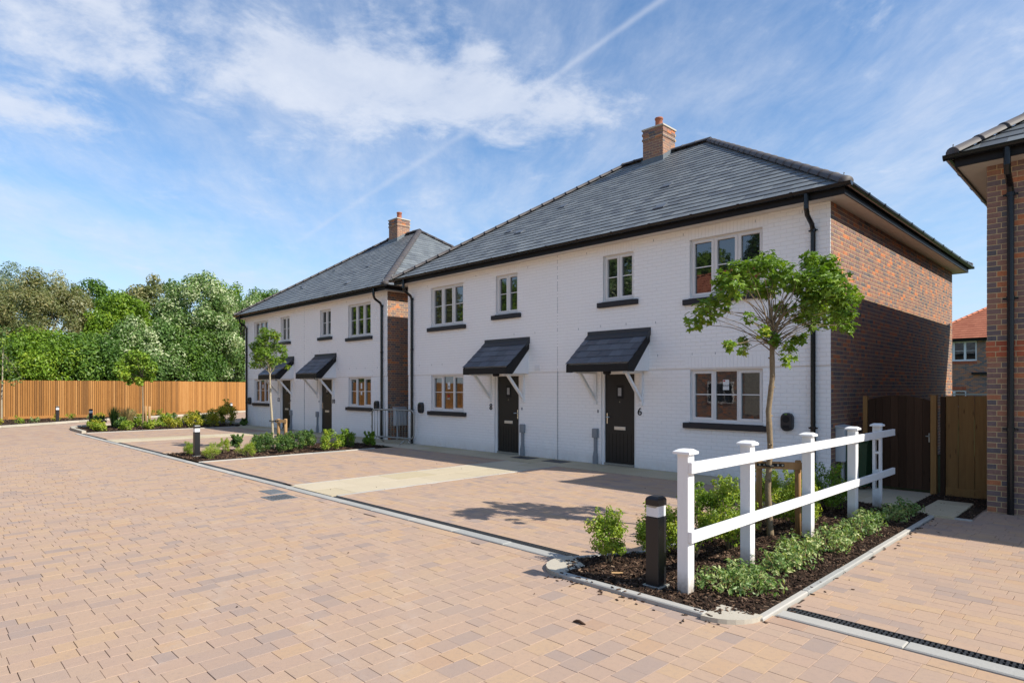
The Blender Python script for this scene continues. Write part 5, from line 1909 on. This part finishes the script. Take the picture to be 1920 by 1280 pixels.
L1 = [(1302, 605, 20), (1325, 592, 22), (1345, 575, 24), (1318, 575, 14), (1375, 545, 26), (1355, 530, 20), (1400, 520, 28), (1385, 505, 18), (1428, 500, 24), (1442, 490, 18), (1455, 515, 28), (1480, 520, 26),
      (1500, 540, 24), (1440, 545, 24), (1412, 545, 18), (1530, 500, 26), (1520, 488, 16), (1550, 500, 20), (1560, 525, 30), (1572, 550, 30), (1540, 560, 32), (1512, 575, 26), (1550, 598, 28), (1582, 588, 22), (1590, 615, 16), (1602, 560, 14),
      (1530, 535, 32), (1500, 600, 14), (1465, 585, 16), (1405, 600, 12), (1395, 645, 13), (1370, 650, 11), (1390, 665, 9), (1450, 640, 14), (1430, 625, 13), (1480, 655, 13), (1475, 678, 13), (1500, 640, 13), (1490, 670, 9), (1520, 615, 12)]
young_tree((-3.08, 7.24, 0.02), 'young maple with spreading crown staked beside the white fence', [(0.015, 0, -0.05), (-0.02, 0.0, 0.55), (0.005, 0.01, 1.05), (-0.012, 0.0, 1.45), (0.03, 0.01, 1.85), (0.02, 0.02, 2.26)],
           [0.036, 0.032, 0.030, 0.029, 0.027, 0.025], [(a, b, c, r * 1.0) for a, b, c, r in clump_px((1443, 0), 7.27, L1, 5, 0.40)], 2500, 0.122, 41, 300, 'young_bark')
L2 = [(478, 650, 10), (490, 640, 12), (505, 628, 12), (518, 632, 10), (500, 650, 14), (482, 668, 12), (515, 652, 12), (530, 655, 9), (490, 680, 12), (475, 685, 8), (512, 676, 12), (528, 676, 8), (500, 665, 13), (495, 622, 8), (508, 690, 7), (533, 668, 6), (540, 690, 5), (486, 660, 10)]
young_tree((-17.18, 7.54, 0.02), 'young maple with pale trunk in the bed before number 10', [(0, 0, -0.05), (-0.04, -0.02, 0.8), (-0.09, -0.05, 1.5), (-0.10, -0.06, 2.15)], [0.034, 0.030, 0.027, 0.022],
           clump_px((513, 0), 17.54, L2, 6, 0.42), 2600, 0.10, 42, 0, 'pale_bark')
L3 = [(225, 688, 10), (240, 678, 12), (255, 668, 12), (270, 675, 12), (285, 690, 10), (250, 695, 14), (232, 702, 10), (268, 700, 12), (282, 708, 8), (243, 712, 9), (262, 715, 8), (220, 697, 7)]
young_tree((-29.26, 7.31, 0.02), 'young maple standing in the corner bed against the timber fence', [(0, 0, -0.05), (0.0, 0, 0.9), (-0.03, -0.02, 1.95)], [0.04, 0.034, 0.026],
           clump_px((268, 0), 25.97, L3, 7, 0.5), 2600, 0.12, 43, 0, 'young_bark', 'leaf_maple', True)
L0 = [(5, 640, 14), (0, 660, 16), (12, 672, 14), (22, 690, 14), (2, 690, 14), (14, 708, 13), (28, 716, 10), (6, 620, 10), (34, 712, 8), (10, 655, 10)]
young_tree((-39.95, 3.74, 0.05), 'slender sapling with sparse leaves before the timber fence', [(0, 0, -0.05), (0.0, 0, 1.2), (0.02, 0.03, 2.2), (0.0, 0.05, 3.4)], [0.04, 0.034, 0.026, 0.014],
           clump_px((3, 0), 31.1, L0, 8, 0.6), 320, 0.13, 44, 0, 'pale_bark', 'leaf_dark', True)


# stakes
def stakes(loc, a, b, h, label, bar=True, r=0.034):
    t = thing('tree_stake', loc, label, 'stake', 'timber tree stakes')
    for p in (a, b):
        MB().tube([(p[0], p[1], -0.05), (p[0], p[1], h - 0.01), (p[0], p[1], h)], [r, r, r * 0.8], 12, True, random.random()).build('post', 'stake_timber', t, True)
    if bar:
        A, B = Vector((a[0], a[1], h - 0.06)), Vector((b[0], b[1], h - 0.06))
        u = (B - A).normalized()
        w = Vector((u.y, -u.x, 0))
        if w.y > 0:
            w = -w
        c0 = A - u * 0.06 + w * (r - 0.004)
        ln = (B - A).length + 0.12
        MB().prism([c0 - Vector((0, 0, 0.045)), c0 + w * 0.028 - Vector((0, 0, 0.045)), c0 + w * 0.028 + Vector((0, 0, 0.04)), c0 + Vector((0, 0, 0.04))], u * ln, 0.3).build('crossbar', 'stake_timber', t)
        d = c0 + w * 0.029
        pr = MB()
        m = -A
        k0 = u * (Vector((0, 0, 0)) - Vector((d.x, d.y, 0))).dot(u)
        s0 = d + k0 - u * 0.13
        pr.prism([s0 - Vector((0, 0, 0.016)), s0 + w * 0.004 - Vector((0, 0, 0.016)), s0 + w * 0.004 + Vector((0, 0, 0.020)), s0 + Vector((0, 0, 0.020))], u * 0.30)
        ctr = Vector((0, 0, h - 0.06))
        pr.tube([ctr + Vector((0.04 * math.cos(q * math.pi / 6), 0.04 * math.sin(q * math.pi / 6), 0)) for q in range(13)], 0.012, 6, False)
        o = pr.build('rubber_tie', 'rubber', t)
        for q in (-0.10, -0.05, 0.10, 0.15):
            e = d + k0 + u * q + Vector((0, 0, 0.002)) + w * 0.003
            MB().tube([e, e + w * 0.006], 0.011, 10).build('bolt', 'galvanised', o)


stakes((-3.08, 7.24, 0.02), (-0.15, 0.06), (0.22, 0.27), 0.88, 'timber stakes with crossbar and rubber tie holding the fence bed maple')
stakes((-17.18, 7.54, 0.02), (0.06, 0.12), (0.24, 0.24), 0.85, 'timber stakes and crossbar holding the pale trunked maple', True, 0.045)
stakes((-29.26, 7.31, 0.02), (-0.10, 0.12), (0.30, 0.16), 0.95, 'timber stakes holding the maple in the corner bed', False, 0.05)

# ================================================================== SHRUBS
G1 = 'lime green shrubs in the fence bed'
for k, (x, y, w, hh) in enumerate(((-3.72, 5.00, 0.40, 0.48), (-3.48, 5.50, 0.44, 0.50), (-3.22, 5.75, 0.50, 0.56), (-3.12, 6.35, 0.52, 0.66), (-3.40, 7.05, 0.42, 0.62), (-3.30, 7.75, 0.46, 0.62), (-2.95, 7.85, 0.46, 0.62), (-3.28, 8.5, 0.50, 0.62), (-3.12, 9.35, 0.60, 0.58), (-3.40, 9.2, 0.48, 0.55), (-3.46, 6.5, 0.40, 0.58))):
    lb = 'rounded lime green leafy shrub growing in the bark mulch by the white fence'
    if k == 0:
        lb = 'lime green leafy shrub at the curved kerb corner of the fence bed'
    lb = {1: 'lime green shrub just behind the bollard', 2: 'lime green shrub behind the end post of the white fence', 3: 'lime green shrub seen between the end post and the next fence post', 4: 'lime green shrub on the driveway side of the staked maple trunk', 6: 'lime green shrub between maple trunk and thick timber stake', 7: 'lime green shrub beyond the timber stake of the maple', 9: 'green leafy shrub beside the downpipe end of the bed'}.get(k, lb)
    if k == 8:
        lb = 'broad green leafy shrub before the meter box at the gate end of the bed'
    make_shrub('leafy_shrub', (x, y, 0.02), w * 1.12, hh, lb, 'leaf_lime' if k < 8 else 'leaf_bright', 100 + k, 3000, 0.031, G1, 'shrub', 0.62, 22, 'young_bark', 0.8)
G2 = 'variegated ground cover along the kerb'
gc = [(-2.52, 5.02, .50, .22), (-2.34, 5.18, .52, .20), (-2.55, 5.45, .42, .17), (-2.45, 5.95, .46, .20), (-2.36, 6.35, .52, .20), (-2.55, 6.7, .46, .20), (-2.36, 7.0, .52, .22), (-2.42, 7.55, .46, .18), (-2.38, 8.1, .50, .20), (-2.45, 8.7, .46, .18), (-2.36, 9.2, .52, .20), (-2.28, 9.75, .42, .24)]
for k, (x, y, w, hh) in enumerate(gc):
    make_shrub('ground_cover_plant', (x, y, 0.02), w * 1.02, hh * 0.8, 'low cream edged trailing plant between the white fence and the kerb', 'leaf_variegated', 140 + k, 380, 0.046, G2, 'plant', 0.5, 20, 'leaf_straw', 0.5)
G3 = 'shrubs in the bed before number 8'
lst = [(-17.35, 5.40, .38, .34, 0), (-15.95, 5.45, .56, .38, 0), (-17.3, 6.25, .36, .38, 0), (-17.6, 6.7, .36, .44, 1), (-15.8, 6.25, .50, .36, 0), (-17.5, 7.25, .5, .42, 1), (-16.4, 6.95, .60, .52, 1), (-15.95, 7.25, .38, .42, 1), (-16.1, 7.68, .46, .56, 2), (-16.6, 8.25, .48, .52, 1), (-15.85, 8.55, .62, .56, 3), (-16.35, 9.4, .62, .52, 4), (-16.05, 9.95, .40, .44, 4), (-16.9, 7.7, .5, .45, 1), (-17.3, 8.6, .5, .48, 1)]
for k, (x, y, w, hh, ty) in enumerate(lst):
    nm = ('feathery yellow green mound in the bed before number 8', 'small dark green glossy shrub in the bed before number 8', 'upright dark and yellow leaved shrub by the stakes before number 8',
          'bright lime rounded shrub at the house end of the middle bed', 'mid green rounded shrub nearest the front path in the middle bed')[ty]
    mt = ('leaf_lime', 'leaf_dark', 'leaf_dark', 'leaf_lime', 'leaf_bright')[ty]
    make_shrub(('feathery_shrub', 'dark_shrub', 'dark_shrub', 'leafy_shrub', 'leafy_shrub')[ty], (x, y, 0.02), w * 1.05, hh * 0.88, nm, mt, 200 + k, 1900, (0.045, 0.05, 0.05, 0.05, 0.05)[ty], G3, 'shrub', (0.18, 0.5, 0.5, 0.6, 0.6)[ty], 16, 'young_bark', 0.6)
G4 = 'low shrubs in the corner bed'
lst = [(-29.2, 5.75, .62, .30, 0), (-30.3, 5.9, .62, .34, 1), (-31.2, 5.95, .6, .36, 0), (-31.9, 6.3, .55, .45, 2), (-28.9, 6.6, .7, .34, 0), (-30.2, 6.8, .7, .44, 2), (-28.9, 7.6, .75, .36, 0), (-30.8, 7.6, .8, .50, 0), (-29.0, 8.4, .75, .40, 1), (-30.2, 8.5, .85, .50, 0), (-28.9, 9.2, .85, .46, 1), (-30.0, 9.4, .9, .6, 1), (-29.0, 10.0, .85, .52, 1), (-30.3, 10.3, .9, .66, 0), (-29.4, 10.75, .85, 1.08, 3), (-31.4, 9.0, .8, .5, 2), (-31.6, 10.2, .8, .5, 2), (-29.0, 11.35, .4, .28, 4), (-32.0, 7.5, .6, .45, 2)]
for k, (x, y, w, hh, ty) in enumerate(lst):
    nm = ('low yellow green shrub in the corner bed', 'golden green leafy shrub in the corner bed', 'low dark green shrub in the corner bed', 'taller golden upright shrub at the house end of the corner bed', 'tiny dark shrub beside the corner of number 12')[ty]
    make_shrub('corner_shrub', (x, y, 0.02), w, hh, nm, ('leaf_lime', 'leaf_yellow', 'leaf_dark', 'leaf_yellow', 'leaf_dark')[ty], 240 + k, 1000 if ty != 3 else 2600, 0.07, G4, 'shrub', 0.6, 12 if ty != 3 else 34, 'young_bark', 0.0 if ty == 3 else 0.4)


def grass(loc, h, w, label, mat, seed, n=260):
    rng = np.random.default_rng(seed)
    t = thing('ornamental_grass', loc, label, 'plant')
    a = rng.uniform(0, 6.28, n)
    r0 = rng.random(n) * w * 0.15
    lean = rng.random(n) ** 1.3 * w * 0.5
    hh = h * rng.uniform(0.6, 1.0, n)
    c, s = np.cos(a), np.sin(a)
    b = rng.uniform(0.008, 0.016, n)
    v = np.zeros((n, 5, 3))
    for k, (q, ww) in enumerate(((0.0, 1), (0.0, -1), (0.55, -0.8), (0.55, 0.8), (1.0, 0))):
        rad = r0 + lean * q ** 1.8
        v[:, k, 0] = c * rad - s * b * ww
        v[:, k, 1] = s * rad + c * b * ww
        v[:, k, 2] = hh * q
    f4 = np.array([(0, 1, 2), (0, 2, 3), (3, 2, 4)])[None] + (np.arange(n) * 5)[:, None, None]
    link('blades', np_mesh('blades', v.reshape(-1, 3), f4.reshape(-1, 3), np.repeat(rng.random(n), 3)), mat, t)


grass((-31.5, 6.75, 0.02), 0.95, 0.6, 'tall dark upright grass clump in the corner bed', 'leaf_dark', 1, 420)
grass((-30.6, 7.05, 0.02), 0.95, 0.9, 'straw coloured feathery grass in the corner bed', 'leaf_straw', 2, 420)
for k in range(16):
    q = random.random()
    y = -1 + 12.5 * k / 15
    x = np.interp(y, [-6, 1, 3.2, 5.33, 9.19, 12.6], [-31.5, -33.5, -34.74, -36.49, -39.76, -41.4]) - 0.5 - 1.8 * q
    x = max(x, -42.2)
    make_shrub('bedding_plant', (x, y, 0.05), 0.55, 0.22 + 0.15 * random.random(), 'low green and yellow bedding plant along the foot of the timber fence', ('leaf_lime', 'leaf_variegated', 'leaf_yellow')[k % 3], 300 + k, 220, 0.06, 'bedding plants by the timber fence', 'plant', 0.6, 9)

# ================================================================== TREES BEYOND THE FENCE
TR = [  # u, depth, v of top, half width px, name, label, material, leaves, size, kw
    (82, 43, 500, 78, 'willow_tree', 'big rounded olive and tan tree towering over the fence', 'leaf_willow', 17000, 0.27, dict(aspect=0.32, clump=190, rcl=(0.13, 0.25))),
    (8, 52, 486, 62, 'willow_tree', 'silvery blue green tree behind the olive one', 'leaf_silver', 9000, 0.30, dict(aspect=0.35)),
    (62, 38.5, 622, 84, 'leafy_tree', 'low bright green bushy tree right behind the left part of the fence', 'leaf_bright', 12000, 0.24, dict(crown_bottom=0.02)),
    (-70, 42, 560, 80, 'leafy_tree', 'mid green tree behind the sapling', 'leaf_green', 9000, 0.27, {}),
    (178, 55, 514, 44, 'leafy_tree', 'dark green rounded tree top behind the others', 'leaf_green', 6000, 0.30, {}),
    (222, 45, 548, 62, 'leafy_tree', 'bright fresh green tree beside the olive one', 'leaf_bright', 11000, 0.26, {}),
    (175, 40.5, 622, 70, 'leafy_tree', 'shady deep green tree low behind the fence', 'leaf_green', 9000, 0.25, dict(crown_bottom=0.02)),
    (228, 54, 508, 34, 'conifer_tree', 'dark feathery conifer top above the bright trees', 'leaf_conifer', 6500, 0.30, dict(aspect=0.25, shape=lambda d: 1.0 - 0.55 * max(0.0, d[2]) ** 2)),
    (285, 52, 513, 52, 'leafy_tree', 'brownish green tree top between the conifer and pale trees', 'leaf_willow', 8000, 0.30, dict(bias=-0.15)),
    (268, 43, 596, 66, 'whitebeam_tree', 'pale flecked tree low behind the young maple', 'leaf_beam', 11000, 0.25, dict(crown_bottom=0.02)),
    (372, 48, 508, 72, 'whitebeam_tree', 'tall tree flecked with creamy pale leaves beside the far house', 'leaf_beam', 17000, 0.25, dict(clump=180, rcl=(0.13, 0.25))),
    (340, 46, 606, 68, 'whitebeam_tree', 'green tree overhanging the bend of the fence', 'leaf_green', 9000, 0.25, dict(crown_bottom=0.05)),
    (448, 54, 543, 62, 'whitebeam_tree', 'pale flecked tree behind the corner of number 12', 'leaf_beam', 11000, 0.26, dict(crown_bottom=0.02)),
    (497, 66, 533, 46, 'leafy_tree', 'fresh green tree top rising behind the far slate roof', 'leaf_green', 6000, 0.32, {}),
    (425, 60, 525, 50, 'whitebeam_tree', 'light green tree top between the pale trees', 'leaf_bright', 6000, 0.30, {}),
]
tree_objs = []
for k, (u, d, vt, hwp, nm, lb, mt, nl, sz, kw) in enumerate(TR):
    x, y = px_world(u, d)
    h = CAM_H + (HZY - vt) / FPX * d
    r = hwp / FPX * d
    tree_objs.append(make_tree(nm, (x, y, 0), h, r * 1.12, r * 1.05, lb, mt, 500 + k, int(nl * 2.6), sz * 0.80, **({'clump': 110} | kw)))
for k, (src, x, y, rz) in enumerate(((5, -49.0, -2.5, 1.0), (9, -48.5, -8.5, 2.0), (0, -51.0, -13.5, 0.4), (5, -46.0, -20.5, 2.6), (10, -33.0, -25.0, 1.2), (5, -25.5, -24.0, 0.3), (4, -18.5, -25.0, 2.2), (0, -12.0, -24.5, 4.0), (9, -40.0, -26.5, 3.0), (4, -5.0, -26.0, 1.0))):
    o = copy_tree(tree_objs[src])
    o.location = (x, y, 0)
    o.rotation_euler = (0, 0, rz)
    o.scale = (1.5, 1.5, 1.5)
    o['label'] = 'leafy tree outside the view, mirrored dimly in the house windows'
    o['group'] = 'trees mirrored in the windows'


# ================================================================== LITTER ON THE PAVING
def spill():
    rng = np.random.default_rng(5)
    n = 170
    k = rng.integers(0, 3, n)
    x = np.where(k == 0, rng.uniform(-3.9, -2.2, n), np.where(k == 1, -2.02 + np.abs(rng.normal(0, 0.10, n)), -3.70 - np.abs(rng.normal(0, 0.09, n))))
    y = np.where(k == 0, 4.40 - np.abs(rng.normal(0, 0.10, n)), np.where(k == 1, rng.uniform(4.6, 9.9, n), rng.uniform(5.7, 10.2, n)))
    mb = MB()
    for i in range(n):
        a, L = rng.uniform(0, 6.28), rng.uniform(0.006, 0.022)
        w = L * rng.uniform(0.25, 0.5)
        c, s_ = math.cos(a), math.sin(a)
        P = [(x[i] + c * L * p - s_ * w * q, y[i] + s_ * L * p + c * w * q) for p, q in ((-1, -1), (1, -.7), (.9, .8), (-.8, 1))]
        z = 0.003
        if (k[i] == 0 and y[i] > 4.35) or (k[i] == 1 and x[i] < -2.015) or (k[i] == 2 and x[i] > -3.69):
            z = 0.037
        mb.prism([(p[0], p[1], z) for p in P], (0, 0, rng.uniform(0.003, 0.007)), rng.random() * 0.8)
    o = mb.build('mulch_crumbs', 'bark_chip')
    tag(o, 'scattered bark crumbs on the kerbs and pavers round the fence bed', 'mulch', None, 'stuff')


spill()


def litter():
    rng = np.random.default_rng(88)
    n = 130
    x, y = rng.uniform(-15, 1.5, n), rng.uniform(0.4, 11.0, n)
    ok = ~((x > -4.2) & (x < -2.0) & (y > 4.3))
    x, y = x[ok], y[ok]
    n = len(x)
    a = rng.uniform(0, 6.28, n)
    L = rng.uniform(0.006, 0.022, n)
    w = L * rng.uniform(0.25, 0.6, n)
    v = np.zeros((n, 5, 3))
    for k, (p, q, z) in enumerate(((-1, 0, 0.002), (0, -1, 0.004), (1, 0, 0.003), (0, 1, 0.010), (0.1, 0.1, 0.012))):
        v[:, k, 0] = x + np.cos(a) * L * p - np.sin(a) * w * q
        v[:, k, 1] = y + np.sin(a) * L * p + np.cos(a) * w * q
        v[:, k, 2] = z + 0.002
    f = np.array([(0, 1, 4), (1, 2, 4), (2, 3, 4), (3, 0, 4)])[None] + (np.arange(n) * 5)[:, None, None]
    o = link('leaf_litter', np_mesh('leaf_litter', v.reshape(-1, 3), f.reshape(-1, 3), np.repeat(rng.random(n) * 0.5, 4)), 'bark_chip')
    tag(o, 'tiny dark crumbs and dry leaf bits scattered on the paving', 'litter', None, 'stuff')
    c = MB()
    c.tube([(-0.05, 0, 0.006), (-0.025, 0.012, 0.012), (0.0, 0.004, 0.016), (0.03, -0.008, 0.012), (0.055, -0.006, 0.005)], [0.004, 0.011, 0.012, 0.010, 0.003], 7)
    o = c.build('bark_scrap', 'bark_chip', None, True)
    o.location = (-2.955, 3.61, 0.0)
    o.rotation_euler = (0, 0, 0.3)
    tag(o, 'curled dark scrap of bark lying on the pavers before the fence bed', 'bark')
    o = MB().cbox(-0.055, 0.055, -0.012, 0.012, 0.0, 0.012, 0.003, 0.95).build('wood_splinter', 'stake_timber')
    o.location = (-3.43, 4.74, 0.035)
    o.rotation_euler = (0.1, 0.05, 0.9)
    tag(o, 'pale wood splinter lying on the bark mulch near the bollard', 'wood')


litter()
